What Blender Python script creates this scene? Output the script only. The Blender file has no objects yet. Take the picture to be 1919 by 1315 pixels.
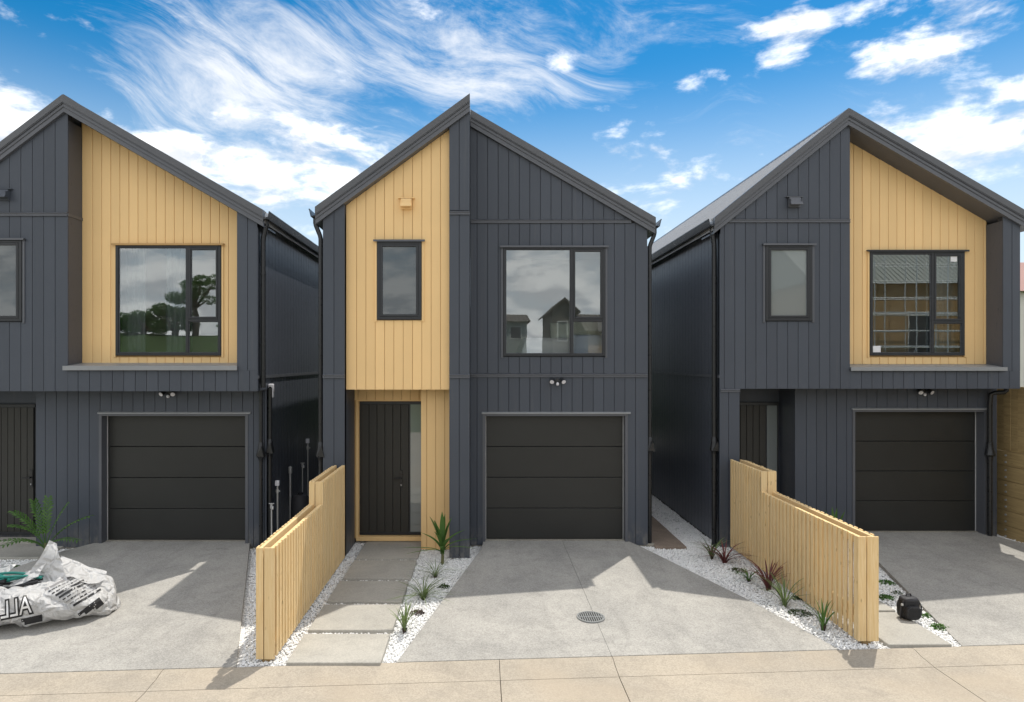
import bpy, bmesh, math, random
import numpy as np
from mathutils import Vector, Matrix, noise
from mathutils.bvhtree import BVHTree

random.seed(7)
RNG = np.random.default_rng(7)
S = bpy.context.scene
COL = S.collection
R = math.radians

# ------------------------------------------------------------------ camera
F, CX, CY, CAMZ = 1200.0, 900.0, 677.0, 3.045     # focal length in photo pixels, vanishing point, eye height
cam = bpy.data.cameras.new('camera')
camo = bpy.data.objects.new('camera', cam)
COL.objects.link(camo)
camo.location = (0, 0, CAMZ)
camo.rotation_euler = (R(90), 0, 0)
cam.sensor_width = 36
cam.lens = F / 1919 * 36
cam.shift_x = (959.5 - CX) / 1919
cam.shift_y = (CY - 657.5) / 1919
cam.clip_end = 3000
S.camera = camo


class NT:
    """small helper for wiring shader nodes"""
    def __init__(self, tree):
        self.t = tree
        tree.nodes.clear()

    def n(self, typ, **kw):
        nd = self.t.nodes.new(typ)
        for k, v in kw.items():
            if k.startswith('i_'):
                nd.inputs[k[2:].replace('_', ' ')].default_value = v
            else:
                setattr(nd, k, v)
        return nd

    def link(self, a, b):
        self.t.links.new(a, b)

    def put(self, sock, v):
        if isinstance(v, (int, float)):
            sock.default_value = v
        elif isinstance(v, (tuple, list)):
            sock.default_value = tuple(v) if len(v) != 3 or sock.type == 'VECTOR' else (*v, 1)
        else:
            self.link(v, sock)

    def m(self, op, a, b=0.0, c=0.0, clamp=False):
        nd = self.n('ShaderNodeMath', operation=op, use_clamp=clamp)
        self.put(nd.inputs[0], a); self.put(nd.inputs[1], b); self.put(nd.inputs[2], c)
        return nd.outputs[0]

    def vec(self, x, y, z):
        nd = self.n('ShaderNodeCombineXYZ')
        for s, v in zip(nd.inputs, (x, y, z)):
            self.put(s, v)
        return nd.outputs[0]

    def noise(self, vec, scale, detail=4.0, rough=0.55, dist=0.0):
        nd = self.n('ShaderNodeTexNoise')
        if vec is not None:
            self.link(vec, nd.inputs['Vector'])
        nd.inputs['Scale'].default_value = scale
        nd.inputs['Detail'].default_value = detail
        nd.inputs['Roughness'].default_value = rough
        nd.inputs['Distortion'].default_value = dist
        return nd.outputs['Fac']

    def rng(self, v, a, b, c=0.0, d=1.0, smooth=True):
        nd = self.n('ShaderNodeMapRange', interpolation_type='SMOOTHSTEP' if smooth else 'LINEAR')
        self.put(nd.inputs[0], v)
        for i, k in enumerate((a, b, c, d)):
            self.put(nd.inputs[i + 1], k)
        return nd.outputs[0]

    def mix(self, fac, a, b, mode='MIX'):
        nd = self.n('ShaderNodeMix', data_type='RGBA', blend_type=mode)
        self.put(nd.inputs[0], fac); self.put(nd.inputs[6], a); self.put(nd.inputs[7], b)
        return nd.outputs[2]

    def scalevec(self, v, s):
        nd = self.n('ShaderNodeMapping')
        self.link(v, nd.inputs[0])
        nd.inputs['Scale'].default_value = s
        return nd.outputs[0]


# ------------------------------------------------------------------ sky and sun
SUN = Vector((0.27, 0.37, 1.0)).normalized()           # towards the sun: behind the houses, to the right
EL = math.asin(SUN.z)
AZ = math.atan2(SUN.x, SUN.y)
world = bpy.data.worlds.new('World')
S.world = world
world.use_nodes = True
w = NT(world.node_tree)
sky = w.n('ShaderNodeTexSky', sky_type='NISHITA', sun_disc=False, sun_elevation=EL, sun_rotation=AZ,
          air_density=1.0, dust_density=0.25, ozone_density=3.0, altitude=50)
tc = w.n('ShaderNodeTexCoord')
sep = w.n('ShaderNodeSeparateXYZ')
w.link(tc.outputs['Generated'], sep.inputs[0])
dx, dy, dz = sep.outputs
az = w.m('ARCTAN2', dx, dy)
el = w.m('ARCSINE', dz)


def gauss(px, py, rx, ry, amp):
    """soft patch of cloud cover about one direction of the sky"""
    u, v = (px - CX) / F, (CY - py) / F
    a0 = math.atan(u); e0 = math.atan(v * math.cos(a0))
    qa = w.m('MULTIPLY_ADD', az, 1 / rx, -a0 / rx)
    qe = w.m('MULTIPLY_ADD', el, 1 / ry, -e0 / ry)
    r2 = w.m('MULTIPLY_ADD', qe, qe, w.m('MULTIPLY', qa, qa))
    return w.m('MULTIPLY_ADD', r2, -amp, amp, clamp=True)


def total(lst):
    s = lst[0]
    for q in lst[1:]:
        s = w.m('ADD', s, q)
    return s


# mirrored street sky is mostly clouded; unseen cover thickened, overhead too, for fill light
aside = w.m('MAXIMUM', w.rng(dy, 0.35, -0.1), w.rng(el, 0.55, 0.85))
# thin streaky cloud
th = R(-15)
al = w.m('MULTIPLY_ADD', az, math.cos(th), w.m('MULTIPLY', el, math.sin(th)))
ac = w.m('MULTIPLY_ADD', el, math.cos(th), w.m('MULTIPLY', az, -math.sin(th)))
warp = w.noise(w.vec(az, el, 0.3), 3.6, 2, 0.5)
ac2 = w.m('MULTIPLY_ADD', warp, 0.15, ac)
cn = w.noise(w.vec(w.m('MULTIPLY', al, 3.6), w.m('MULTIPLY', ac2, 15.0), 1.7), 1.0, 7, 0.70, 0.45)
cmask = total([gauss(820, 110, .38, .095, .27), gauss(400, 110, .22, .17, .20), gauss(520, 250, .40, .12, .16), gauss(1250, 190, .20, .08, .10)])
cover = w.m('MULTIPLY_ADD', aside, 0.24, w.m('ADD', cn, cmask))
cirrus = w.m('MULTIPLY', w.rng(cover, 0.57, 1.0), 0.85)
# heaped cloud
el17 = w.m('MULTIPLY', el, 2.3)
pn = w.noise(w.vec(az, el17, 5.0), 8.5, 6, 0.60, 0.2)
pn_up = w.noise(w.vec(az, w.m('ADD', el17, 0.045), 5.0), 8.5, 3, 0.55, 0.2)
pmask = total([gauss(40, 245, .24, .085, .22), gauss(590, 265, .20, .07, .24), gauss(480, 365, .34, .08, .21), gauss(280, 290, .16, .05, .14), gauss(140, 65, .10, .03, .12),
               gauss(1475, 85, .07, .045, .25), gauss(1680, 90, .09, .05, .16), gauss(1880, 60, .11, .08, .21), gauss(1590, 8, .20, .03, .22),
               gauss(1780, 225, .20, .05, .20), gauss(1820, 300, .16, .05, .24), gauss(1250, 375, .17, .09, .22), gauss(1062, 100, .06, .03, .17)])
pc = w.m('MULTIPLY_ADD', aside, 0.27, w.m('ADD', pn, pmask))
heap = w.m('MULTIPLY', w.rng(pc, 0.60, 0.84), w.m('MULTIPLY_ADD', aside, 0.14, 0.86))
shade = w.rng(w.m('SUBTRACT', pn_up, pn), -0.09, 0.10)
heapcol = w.mix(shade, (5.5, 5.45, 5.4), (3.5, 3.56, 3.7))
# hazy pale air low down
skyc = w.n('ShaderNodeHueSaturation', i_Saturation=1.45, i_Value=0.45, i_Hue=0.49)
w.link(sky.outputs[0], skyc.inputs['Color'])
low = w.rng(el, 0.44, 0.10, 0.0, 0.85)
c0 = w.mix(low, skyc.outputs[0], (2.9, 3.35, 3.75))
c1 = w.mix(cirrus, c0, (4.0, 4.02, 4.05))
c2 = w.mix(heap, c1, heapcol)
bg = w.n('ShaderNodeBackground')
bg.inputs['Strength'].default_value = 0.15
w.link(c2, bg.inputs['Color'])
wo = w.n('ShaderNodeOutputWorld')
w.link(bg.outputs[0], wo.inputs[0])

sl = bpy.data.lights.new('sun', 'SUN')
sl.energy = 2.0
sl.angle = R(0.5)
sl.color = (1.0, 0.95, 0.86)
so = bpy.data.objects.new('sun', sl)
COL.objects.link(so)
so.location = (6, 10, 30)
so.rotation_euler = SUN.to_track_quat('Z', 'Y').to_euler()

S.view_settings.view_transform = 'Standard'
S.view_settings.look = 'None'
S.view_settings.gamma = 1
S.view_settings.exposure = 0.93
S.view_settings.use_curve_mapping = False
S.render.engine = 'CYCLES'
S.cycles.use_denoising = True
S.cycles.max_bounces = 6
world.cycles.sampling_method = 'MANUAL'
world.cycles.sample_map_resolution = 512
S.cycles.transparent_max_bounces = 12
S.cycles.caustics_reflective = False
S.cycles.caustics_refractive = False


# ------------------------------------------------------------------ helpers
def X(px, d): return (px - CX) / F * d
def Z(py, d): return CAMZ - (py - CY) / F * d
def G(px, py, z=-0.1):
    d = (CAMZ - z) * F / (py - CY)
    return X(px, d), d


class MB:
    def __init__(self):
        self.v = []; self.f = []

    def add(self, vs, fs):
        k = len(self.v)
        self.v += [tuple(p) for p in vs]
        self.f += [tuple(i + k for i in q) for q in fs]
        return self

    def box(self, x0, x1, y0, y1, z0, z1):
        vs = [(x, y, z) for z in (z0, z1) for y in (y0, y1) for x in (x0, x1)]
        return self.add(vs, [(0, 2, 3, 1), (4, 5, 7, 6), (0, 1, 5, 4), (2, 6, 7, 3), (0, 4, 6, 2), (1, 3, 7, 5)])

    def cbox(self, x0, x1, y0, y1, z0, z1, c=0.004):
        """box with chamfered edges"""
        bm = bmesh.new()
        bmesh.ops.create_cube(bm, size=1)
        for p in bm.verts:
            p.co = ((x0 + x1) / 2 + p.co.x * (x1 - x0), (y0 + y1) / 2 + p.co.y * (y1 - y0), (z0 + z1) / 2 + p.co.z * (z1 - z0))
        bmesh.ops.bevel(bm, geom=list(bm.edges), offset=c, segments=1, affect='EDGES')
        return self.bm(bm)

    def bm(self, bm):
        bm.verts.index_update()
        self.add([p.co[:] for p in bm.verts], [tuple(q.index for q in f.verts) for f in bm.faces])
        bm.free()
        return self

    def prism(self, poly, y0, y1):
        """polygon (x,z), counter-clockwise seen from the camera, run from y0 back to y1"""
        n = len(poly)
        vs = [(x, y0, z) for x, z in poly] + [(x, y1, z) for x, z in poly]
        fs = [tuple(range(n)), tuple(range(2 * n - 1, n - 1, -1))]
        fs += [(i, i + n, (i + 1) % n + n, (i + 1) % n) for i in range(n)]
        return self.add(vs, fs)

    def slab(self, poly, ztop, zbot):
        """polygon (x,y) counter-clockwise from above; ztop may be a function of (x,y)"""
        n = len(poly)
        zt = ztop if callable(ztop) else (lambda x, y: ztop)
        vs = [(x, y, zt(x, y)) for x, y in poly] + [(x, y, zbot) for x, y in poly]
        fs = [tuple(range(n)), tuple(range(2 * n - 1, n - 1, -1))]
        fs += [(i, i + n, (i + 1) % n + n, (i + 1) % n) for i in range(n)]
        return self.add(vs, fs)

    def tube(self, pts, r, n=10, cap=True):
        pts = [Vector(p) for p in pts]
        rr = r if isinstance(r, (list, tuple)) else [r] * len(pts)
        vs = []; fs = []
        up = None
        for i, p in enumerate(pts):
            a = pts[max(0, i - 1)]; b = pts[min(len(pts) - 1, i + 1)]
            t = (b - a).normalized()
            if up is None:
                up = Vector((0, 0, 1)) if abs(t.z) < 0.9 else Vector((0, 1, 0))
            s = t.cross(up).normalized(); u = s.cross(t).normalized(); up = u
            for k in range(n):
                q = 2 * math.pi * k / n
                vs.append(p + s * math.cos(q) * rr[i] + u * math.sin(q) * rr[i])
        for i in range(len(pts) - 1):
            for k in range(n):
                fs.append((i * n + k, i * n + (k + 1) % n, (i + 1) * n + (k + 1) % n, (i + 1) * n + k))
        if cap:
            fs.append(tuple(range(n - 1, -1, -1)))
            fs.append(tuple(range((len(pts) - 1) * n, len(pts) * n)))
        return self.add(vs, fs)

    def lathe(self, c, prof, n=20):
        vs = []; fs = []
        for r, z in prof:
            for k in range(n):
                q = 2 * math.pi * k / n
                vs.append((c[0] + r * math.cos(q), c[1] + r * math.sin(q), c[2] + z))
        for i in range(len(prof) - 1):
            for k in range(n):
                fs.append((i * n + k, i * n + (k + 1) % n, (i + 1) * n + (k + 1) % n, (i + 1) * n + k))
        fs.append(tuple(range(n - 1, -1, -1)))
        fs.append(tuple(range((len(prof) - 1) * n, len(prof) * n)))
        return self.add(vs, fs)


def obj(name, mb, mat, parent=None, smooth=False, loc=None):
    me = mb if isinstance(mb, bpy.types.Mesh) else bpy.data.meshes.new(name)
    if not isinstance(mb, bpy.types.Mesh):
        me.from_pydata(mb.v, [], mb.f)
        me.update()
        if mat:
            me.materials.append(mat)
        if smooth:
            me.polygons.foreach_set('use_smooth', [True] * len(me.polygons))
            if smooth != 'all':
                me.set_sharp_from_angle(angle=R(40))
    o = bpy.data.objects.new(name, me)
    COL.objects.link(o)
    if parent is not None:
        o.parent = parent
        if parent.type == 'EMPTY':
            b = parent.location
            o.location = (-b.x, -b.y, -b.z) if loc is None else Vector(loc) - b
        elif loc is not None:
            o.location = loc
    elif loc is not None:
        o.location = loc
    return o


def tag(o, label, cat, group=None):
    o['label'] = label; o['category'] = cat
    if group:
        o['group'] = group
    return o


def thing(name, label, cat, loc, group=None):
    o = bpy.data.objects.new(name, None)
    o.empty_display_size = 0.2
    COL.objects.link(o)
    o.location = loc
    return tag(o, label, cat, group)


def struct(o, kind='structure', label=None):
    o['kind'] = kind
    if label:
        o['label'] = label
    return o


# ------------------------------------------------------------------ materials
def material(name):
    m = bpy.data.materials.new(name)
    m.use_nodes = True
    t = NT(m.node_tree)
    bs = t.n('ShaderNodeBsdfPrincipled')
    out = t.n('ShaderNodeOutputMaterial')
    t.link(bs.outputs[0], out.inputs[0])
    co = t.n('ShaderNodeTexCoord').outputs['Object']
    return m, t, bs, out, co


def bump(t, bs, h, strength=0.3, dist=0.01):
    b = t.n('ShaderNodeBump')
    b.inputs['Strength'].default_value = strength
    b.inputs['Distance'].default_value = dist
    t.put(b.inputs['Height'], h)
    t.link(b.outputs[0], bs.inputs['Normal'])


def paint(name, col, rough=0.5, var=0.12, grain=(30, 30, 2.0), bstr=0.12, spec=0.4, rnd=0.06, metal=0.0, dust=False):
    """painted board or powder-coated metal: faint tone drift, fine vertical grain"""
    m, t, bs, out, co = material(name)
    big = t.noise(co, 1.3, 4, 0.6)
    fine = t.noise(t.scalevec(co, grain), 3.0, 5, 0.6)
    oi = t.n('ShaderNodeObjectInfo').outputs['Random']
    v = t.m('ADD', t.m('MULTIPLY', t.m('SUBTRACT', big, 0.5), 2 * var), t.m('MULTIPLY', t.m('SUBTRACT', fine, 0.5), var))
    v = t.m('ADD', t.m('ADD', v, 1.0), t.m('MULTIPLY', t.m('SUBTRACT', oi, 0.5), rnd))
    vm = t.n('ShaderNodeVectorMath', operation='SCALE')
    vm.inputs[0].default_value = col
    t.link(v, vm.inputs['Scale'])
    pc_ = vm.outputs[0]
    if dust:        # splashed dust low on the wall, faint runs higher up
        sp = t.n('ShaderNodeSeparateXYZ')
        t.link(co, sp.inputs[0])
        dn = t.noise(t.scalevec(co, (5, 5, 2.2)), 2.0, 5, 0.7)
        df = t.m('MULTIPLY', t.rng(sp.outputs[2], 0.42, -0.08, 0.0, 0.55), t.rng(dn, 0.38, 0.68))
        rn = t.rng(t.noise(t.scalevec(co, (9, 9, .35)), 1.5, 4, 0.6), 0.56, 0.80, 0.0, 0.10)
        pc_ = t.mix(t.m('ADD', df, rn), pc_, (0.23, 0.215, 0.19))
    t.link(pc_, bs.inputs['Base Color'])
    t.link(t.rng(fine, 0.3, 0.7, rough - 0.06, rough + 0.08), bs.inputs['Roughness'])
    bs.inputs['Specular IOR Level'].default_value = spec
    bs.inputs['Metallic'].default_value = metal
    bump(t, bs, fine, bstr, 0.004)
    return m


def timber(name, c1, c2, rough=0.65, axis='z', scale=1.0):
    m, t, bs, out, co = material(name)
    oi = t.n('ShaderNodeObjectInfo').outputs['Random']
    off = t.n('ShaderNodeVectorMath', operation='ADD')
    t.link(co, off.inputs[0])
    t.link(t.vec(t.m('MULTIPLY', oi, 17.0), t.m('MULTIPLY', oi, 31.0), t.m('MULTIPLY', oi, 9.0)), off.inputs[1])
    st = {'z': (22, 22, 1.2), 'x': (1.2, 22, 22), 'y': (22, 1.2, 22)}[axis]
    g = t.noise(t.scalevec(off.outputs[0], tuple(q * scale for q in st)), 2.2, 6, 0.62, 0.8)
    fine = t.noise(t.scalevec(off.outputs[0], tuple(q * 4 * scale for q in st)), 2.2, 4, 0.6)
    kn = t.n('ShaderNodeTexVoronoi')
    t.link(t.scalevec(off.outputs[0], tuple(q * .35 for q in ({'z': (9, 9, 3), 'x': (3, 9, 9), 'y': (9, 3, 9)}[axis]))), kn.inputs['Vector'])
    knot = t.rng(kn.outputs['Distance'], 0.05, 0.16, 0.55, 0.0)
    c = t.mix(t.rng(g, 0.3, 0.72), c1, c2)
    c = t.mix(t.m('MULTIPLY', fine, 0.28), c, tuple(q * 0.45 for q in c1))
    c = t.mix(knot, c, (0.16, 0.085, 0.035))
    c = t.mix(t.m('MULTIPLY', oi, 0.5), c, tuple(q * 0.72 for q in c2))
    t.link(c, bs.inputs['Base Color'])
    bs.inputs['Roughness'].default_value = rough
    bs.inputs['Specular IOR Level'].default_value = 0.25
    bump(t, bs, t.m('ADD', g, t.m('MULTIPLY', fine, 0.5)), 0.25, 0.004)
    return m


def concrete(name, col, dark, speck=0.35, scale=1.0, warm=None, stain=0.5, tracks=False):
    m, t, bs, out, co = material(name)
    b1 = t.noise(co, 0.55 * scale, 5, 0.6, 0.6)
    b2 = t.noise(co, 3.1 * scale, 6, 0.68, 0.4)
    vo = t.n('ShaderNodeTexVoronoi')
    t.link(co, vo.inputs['Vector'])
    vo.inputs['Scale'].default_value = 85
    fine = t.noise(co, 150, 3, 0.7)
    c = t.mix(t.rng(b1, 0.36, 0.68), col, dark)
    c = t.mix(t.m('MULTIPLY', t.rng(b2, 0.42, 0.75), stain), c, tuple(q * 0.72 for q in dark))
    if tracks:      # faint drag and tyre streaks running up the drive, a few damp blots
        tk_ = t.noise(t.scalevec(co, (2.6, .22, 1)), 1.0, 5, 0.65, 0.5)
        c = t.mix(t.rng(tk_, 0.50, 0.74, 0, 0.40), c, tuple(q * 0.70 for q in dark))
        bl = t.noise(co, 1.7, 2, 0.4, 1.2)
        c = t.mix(t.rng(bl, 0.70, 0.76, 0, 0.35), c, tuple(q * 0.6 for q in dark))
    hs = t.n('ShaderNodeSeparateColor')
    t.link(vo.outputs['Color'], hs.inputs[0])
    k = t.rng(hs.outputs[0], 0.0, 1.0, 1.0 - speck, 1.0 + speck, smooth=False)
    k = t.m('MULTIPLY', k, t.rng(fine, 0.3, 0.7, 1 - speck * 0.5, 1 + speck * 0.5))
    vm = t.n('ShaderNodeVectorMath', operation='SCALE')
    t.link(c, vm.inputs[0]); t.link(k, vm.inputs['Scale'])
    c = vm.outputs[0]
    if warm:
        b3 = t.noise(co, 0.9, 3, 0.5)
        c = t.mix(t.rng(b3, 0.45, 0.7, 0, 0.5), c, warm)
    t.link(c, bs.inputs['Base Color'])
    bs.inputs['Roughness'].default_value = 0.85
    bs.inputs['Specular IOR Level'].default_value = 0.25
    bump(t, bs, t.m('ADD', fine, hs.outputs[0]), 0.25, 0.004)
    return m


def leafmat(name, c1, c2, trans=0.35):
    m, t, bs, out, co = material(name)
    gi = t.n('ShaderNodeNewGeometry').outputs['Random Per Island']
    nz = t.noise(co, 9, 3, 0.6)
    c = t.mix(t.m('ADD', t.m('MULTIPLY', gi, 0.6), t.m('MULTIPLY', nz, 0.4)), c1, c2)
    t.link(c, bs.inputs['Base Color'])
    bs.inputs['Roughness'].default_value = 0.45
    bs.inputs['Specular IOR Level'].default_value = 0.4
    tr = t.n('ShaderNodeBsdfTranslucent')
    t.link(c, tr.inputs[0])
    mx = t.n('ShaderNodeMixShader')
    mx.inputs[0].default_value = trans
    t.link(bs.outputs[0], mx.inputs[1]); t.link(tr.outputs[0], mx.inputs[2])
    t.link(mx.outputs[0], out.inputs[0])
    return m


def glassmat(name, refl=0.32, tint=(0.86, 0.93, 0.92), frost=0.0, frostcol=(0.35, 0.4, 0.42)):
    m, t, bs, out, co = material(name)
    t.t.nodes.remove(bs)
    gl = t.n('ShaderNodeBsdfGlossy')
    gl.inputs['Roughness'].default_value = 0.0
    gl.inputs['Color'].default_value = (0.93, 0.97, 0.98, 1)
    # float glass is never quite flat
    b = t.n('ShaderNodeBump')
    b.inputs['Strength'].default_value = 0.014
    b.inputs['Distance'].default_value = 0.02
    t.link(t.noise(co, 2.2, 1, 0.4), b.inputs['Height'])
    t.link(b.outputs[0], gl.inputs['Normal'])
    tr = t.n('ShaderNodeBsdfTransparent')
    tr.inputs['Color'].default_value = (*tint, 1)
    inner = tr.outputs[0]
    if frost > 0:
        df = t.n('ShaderNodeBsdfDiffuse')
        df.inputs['Color'].default_value = (*frostcol, 1)
        tl = t.n('ShaderNodeMixShader')
        tl.inputs[0].default_value = frost
        t.link(tr.outputs[0], tl.inputs[1]); t.link(df.outputs[0], tl.inputs[2])
        inner = tl.outputs[0]
    fr = t.n('ShaderNodeFresnel')
    fr.inputs['IOR'].default_value = 1.5
    fac = t.m('ADD', t.m('MULTIPLY', fr.outputs[0], 0.9), refl, clamp=True)
    mx = t.n('ShaderNodeMixShader')
    t.link(fac, mx.inputs[0])
    t.link(inner, mx.inputs[1]); t.link(gl.outputs[0], mx.inputs[2])
    t.link(mx.outputs[0], out.inputs[0])
    return m


M = {}
M['dark'] = paint('charcoal_board_paint', (0.062, 0.072, 0.092), 0.48, 0.08, rnd=0.12, dust=True)
M['side'] = paint('charcoal_paint_lit', (0.075, 0.084, 0.106), 0.33, 0.10, spec=0.5)  # same paint as the fronts, lightened: missing side light is put into the colour
M['back'] = paint('dark_building_wrap', (0.028, 0.030, 0.036), 0.8, 0.05)
M['gold'] = paint('ochre_board_paint', (0.87, 0.595, 0.285), 0.55, 0.06, rnd=0.09, bstr=0.08)
M['goldback'] = paint('ochre_shadow_gap', (0.50, 0.31, 0.13), 0.7, 0.05)
M['flash'] = paint('charcoal_flashing', (0.098, 0.104, 0.120), 0.36, 0.08, (2, 2, 2), 0.05, 0.5)
M['roof'] = paint('charcoal_roof_steel', (0.090, 0.094, 0.104), 0.36, 0.10, (4, 4, 4), 0.05, 0.5)
M['sheet'] = paint('roof_sheet', (0.40, 0.405, 0.415), 0.32, 0.08, (4, 4, 4), 0.05, 0.5)
M['frame'] = paint('black_aluminium', (0.022, 0.024, 0.028), 0.38, 0.06, (3, 3, 3), 0.03, 0.5)
M['pipe'] = paint('black_pipe', (0.016, 0.017, 0.019), 0.32, 0.10, (5, 5, 5), 0.04, 0.5)
M['door'] = paint('black_front_door', (0.036, 0.035, 0.031), 0.45, 0.15)
M['garage'] = paint('black_garage_door', (0.023, 0.0235, 0.022), 0.42, 0.25, (3, 60, 60), 0.25, 0.45)
M['seal'] = paint('pale_door_seal', (0.42, 0.42, 0.42), 0.6, 0.1)
M['bolt'] = paint('steel', (0.5, 0.5, 0.49), 0.4, 0.1, metal=0.3)
M['flash2'] = paint('pale_flashing', (0.27, 0.28, 0.29), 0.4, 0.1, (2, 2, 2), 0.05, 0.5)
M['whiteplastic'] = paint('white_plastic', (0.72, 0.72, 0.76), 0.4, 0.04)
M['plaster'] = paint('white_plaster', (0.80, 0.79, 0.76), 0.8, 0.05)
M['floor'] = timber('oak_floor', (0.25, 0.16, 0.09), (0.33, 0.22, 0.13), 0.5, 'y')
M['slat'] = timber('pine_slat', (0.80, 0.555, 0.26), (0.92, 0.71, 0.41))
M['post'] = timber('pine_post', (0.30, 0.20, 0.09), (0.42, 0.29, 0.14))
M['sleeper'] = timber('sleeper_timber', (0.38, 0.27, 0.125), (0.56, 0.41, 0.20), axis='y', scale=.6)
M['drive'] = concrete('aggregate_concrete', (0.40, 0.385, 0.355), (0.325, 0.315, 0.295), 0.17, 1.0, None, 0.5, True)
M['road'] = concrete('road_concrete', (0.43, 0.375, 0.30), (0.36, 0.32, 0.265), 0.12, 0.8, (0.42, 0.35, 0.265), 0.45)
M['paver'] = concrete('smooth_paver', (0.44, 0.42, 0.375), (0.38, 0.365, 0.33), 0.10, 1.2, None, 0.35)
M['brownpaver'] = concrete('brown_paver', (0.30, 0.235, 0.185), (0.24, 0.19, 0.15), 0.15, 1.2, None, 0.4)
M['footing'] = concrete('footing_concrete', (0.34, 0.32, 0.27), (0.25, 0.23, 0.2), 0.2)
M['soil'] = concrete('bed_base', (0.76, 0.755, 0.74), (0.6, 0.6, 0.59), 0.5)
M['iron'] = paint('galvanised_grate', (0.30, 0.31, 0.31), 0.45, 0.2, metal=0.4)
M['black'] = paint('drain_dark', (0.006, 0.006, 0.006), 0.9, 0.1)
M['nylon'] = paint('black_nylon', (0.010, 0.010, 0.012), 0.55, 0.3, (60, 60, 60), 0.4)
M['nylon2'] = paint('charcoal_webbing', (0.035, 0.035, 0.04), 0.6, 0.3, (90, 90, 90), 0.5)
M['glass'] = glassmat('window_glass', 0.115, (0.975, 0.99, 0.985))
M['glassfrost'] = glassmat('obscure_glass', 0.06, (0.6, 0.7, 0.7), 0.8, (0.05, 0.06, 0.064))
M['glassfrost2'] = glassmat('obscure_glass_pale', 0.10, (0.6, 0.7, 0.7), 0.85, (0.26, 0.29, 0.295))
M['duvet'] = paint('white_duvet', (0.88, 0.89, 0.90), 0.85, 0.05)
M['blanket'] = paint('blue_throw', (0.62, 0.70, 0.84), 0.9, 0.15, (40, 40, 40), 0.5)
M['pillow'] = paint('sage_pillow', (0.66, 0.70, 0.62), 0.9, 0.08)
M['curtain'] = paint('grey_curtain', (0.20, 0.225, 0.235), 0.9, 0.1)
M['sticker'] = paint('white_sticker', (0.8, 0.8, 0.82), 0.6, 0.02)
M['leaf'] = leafmat('green_leaf', (0.050, 0.125, 0.026), (0.14, 0.27, 0.06))
M['leaf2'] = leafmat('olive_blade', (0.085, 0.14, 0.045), (0.24, 0.31, 0.12))
M['flax'] = leafmat('red_blade', (0.11, 0.025, 0.027), (0.26, 0.085, 0.075))
M['mat'] = leafmat('low_leaf', (0.025, 0.05, 0.015), (0.08, 0.13, 0.035))
M['matbrown'] = leafmat('brown_low_leaf', (0.045, 0.028, 0.022), (0.10, 0.07, 0.055))
M['stem'] = timber('palm_stem', (0.12, 0.14, 0.06), (0.22, 0.2, 0.10))
M['bark'] = timber('tree_bark', (0.10, 0.075, 0.055), (0.18, 0.14, 0.11))
M['grass'] = concrete('grass', (0.055, 0.095, 0.028), (0.04, 0.065, 0.018), 0.5, 0.3, None, 0.5)

m, t, bs, out, co = material('white_pebble')
gi = t.n('ShaderNodeNewGeometry').outputs['Random Per Island']
c = t.mix(t.rng(gi, 0.0, 1.0, 0, 1, False), (0.78, 0.778, 0.77), (0.93, 0.925, 0.91))
t.link(c, bs.inputs['Base Color'])
bs.inputs['Roughness'].default_value = 0.8
M['pebble'] = m

m, t, bs, out, co = material('white_woven_plastic')
big = t.noise(co, 3, 4, 0.6)
wv = t.noise(t.scalevec(co, (1, 1, 1)), 160, 2, 0.6)
t.link(t.mix(big, (0.60, 0.60, 0.61), (0.74, 0.735, 0.72)), bs.inputs['Base Color'])
bs.inputs['Roughness'].default_value = 0.38
ve = t.n('ShaderNodeTexVoronoi', feature='DISTANCE_TO_EDGE')
ve.inputs['Scale'].default_value = 7.5
dn = t.n('ShaderNodeTexNoise'); dn.inputs['Scale'].default_value = 4.0
dm = t.n('ShaderNodeMix', data_type='VECTOR'); dm.inputs[0].default_value = 0.12
t.link(co, dn.inputs['Vector']); t.link(co, dm.inputs[4]); t.link(dn.outputs['Color'], dm.inputs[5]); t.link(dm.outputs[1], ve.inputs['Vector'])
cre = t.rng(ve.outputs['Distance'], 0.0, 0.22)
bump(t, bs, t.m('ADD', t.m('MULTIPLY', wv, 0.06), t.m('ADD', t.m('MULTIPLY', cre, 0.9), t.noise(co, 11, 5, 0.6, 1.2))), 0.75, 0.035)
tr = t.n('ShaderNodeBsdfTranslucent')
tr.inputs[0].default_value = (0.8, 0.8, 0.8, 1)
mx = t.n('ShaderNodeMixShader'); mx.inputs[0].default_value = 0.25
t.link(bs.outputs[0], mx.inputs[1]); t.link(tr.outputs[0], mx.inputs[2]); t.link(mx.outputs[0], out.inputs[0])
M['bag'] = m
M['ink'] = paint('black_print', (0.018, 0.018, 0.02), 0.5, 0.1)
M['inkgrey'] = paint('grey_print', (0.22, 0.215, 0.22), 0.5, 0.15)
M['bagwhite'] = paint('white_print', (0.80, 0.80, 0.80), 0.45, 0.03)
M['teal'] = paint('teal_rope', (0.02, 0.19, 0.16), 0.45, 0.2, (40, 40, 40), 0.4)
M['blackrope'] = paint('black_rope', (0.014, 0.014, 0.016), 0.5, 0.2, (40, 40, 40), 0.4)

# ------------------------------------------------------------------ ground, road, driveways
GZ = -0.10                                             # level of the gravel beds
def kerb_y(x): return 6.665 + 0.0615 * x

o = obj('ground', MB().slab([(-400, -400), (400, -400), (400, 900), (-400, 900)], -0.34, -0.6), M['grass'])
struct(o)
# gravel bed base
xs = [-14 + i for i in range(31)]
pl = [(x, kerb_y(x) + 0.05) for x in (-14, 14)] + [(14, 26), (-14, 26)]
struct(obj('bed', MB().slab(pl, GZ - 0.012, -0.33), M['soil']))
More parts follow.
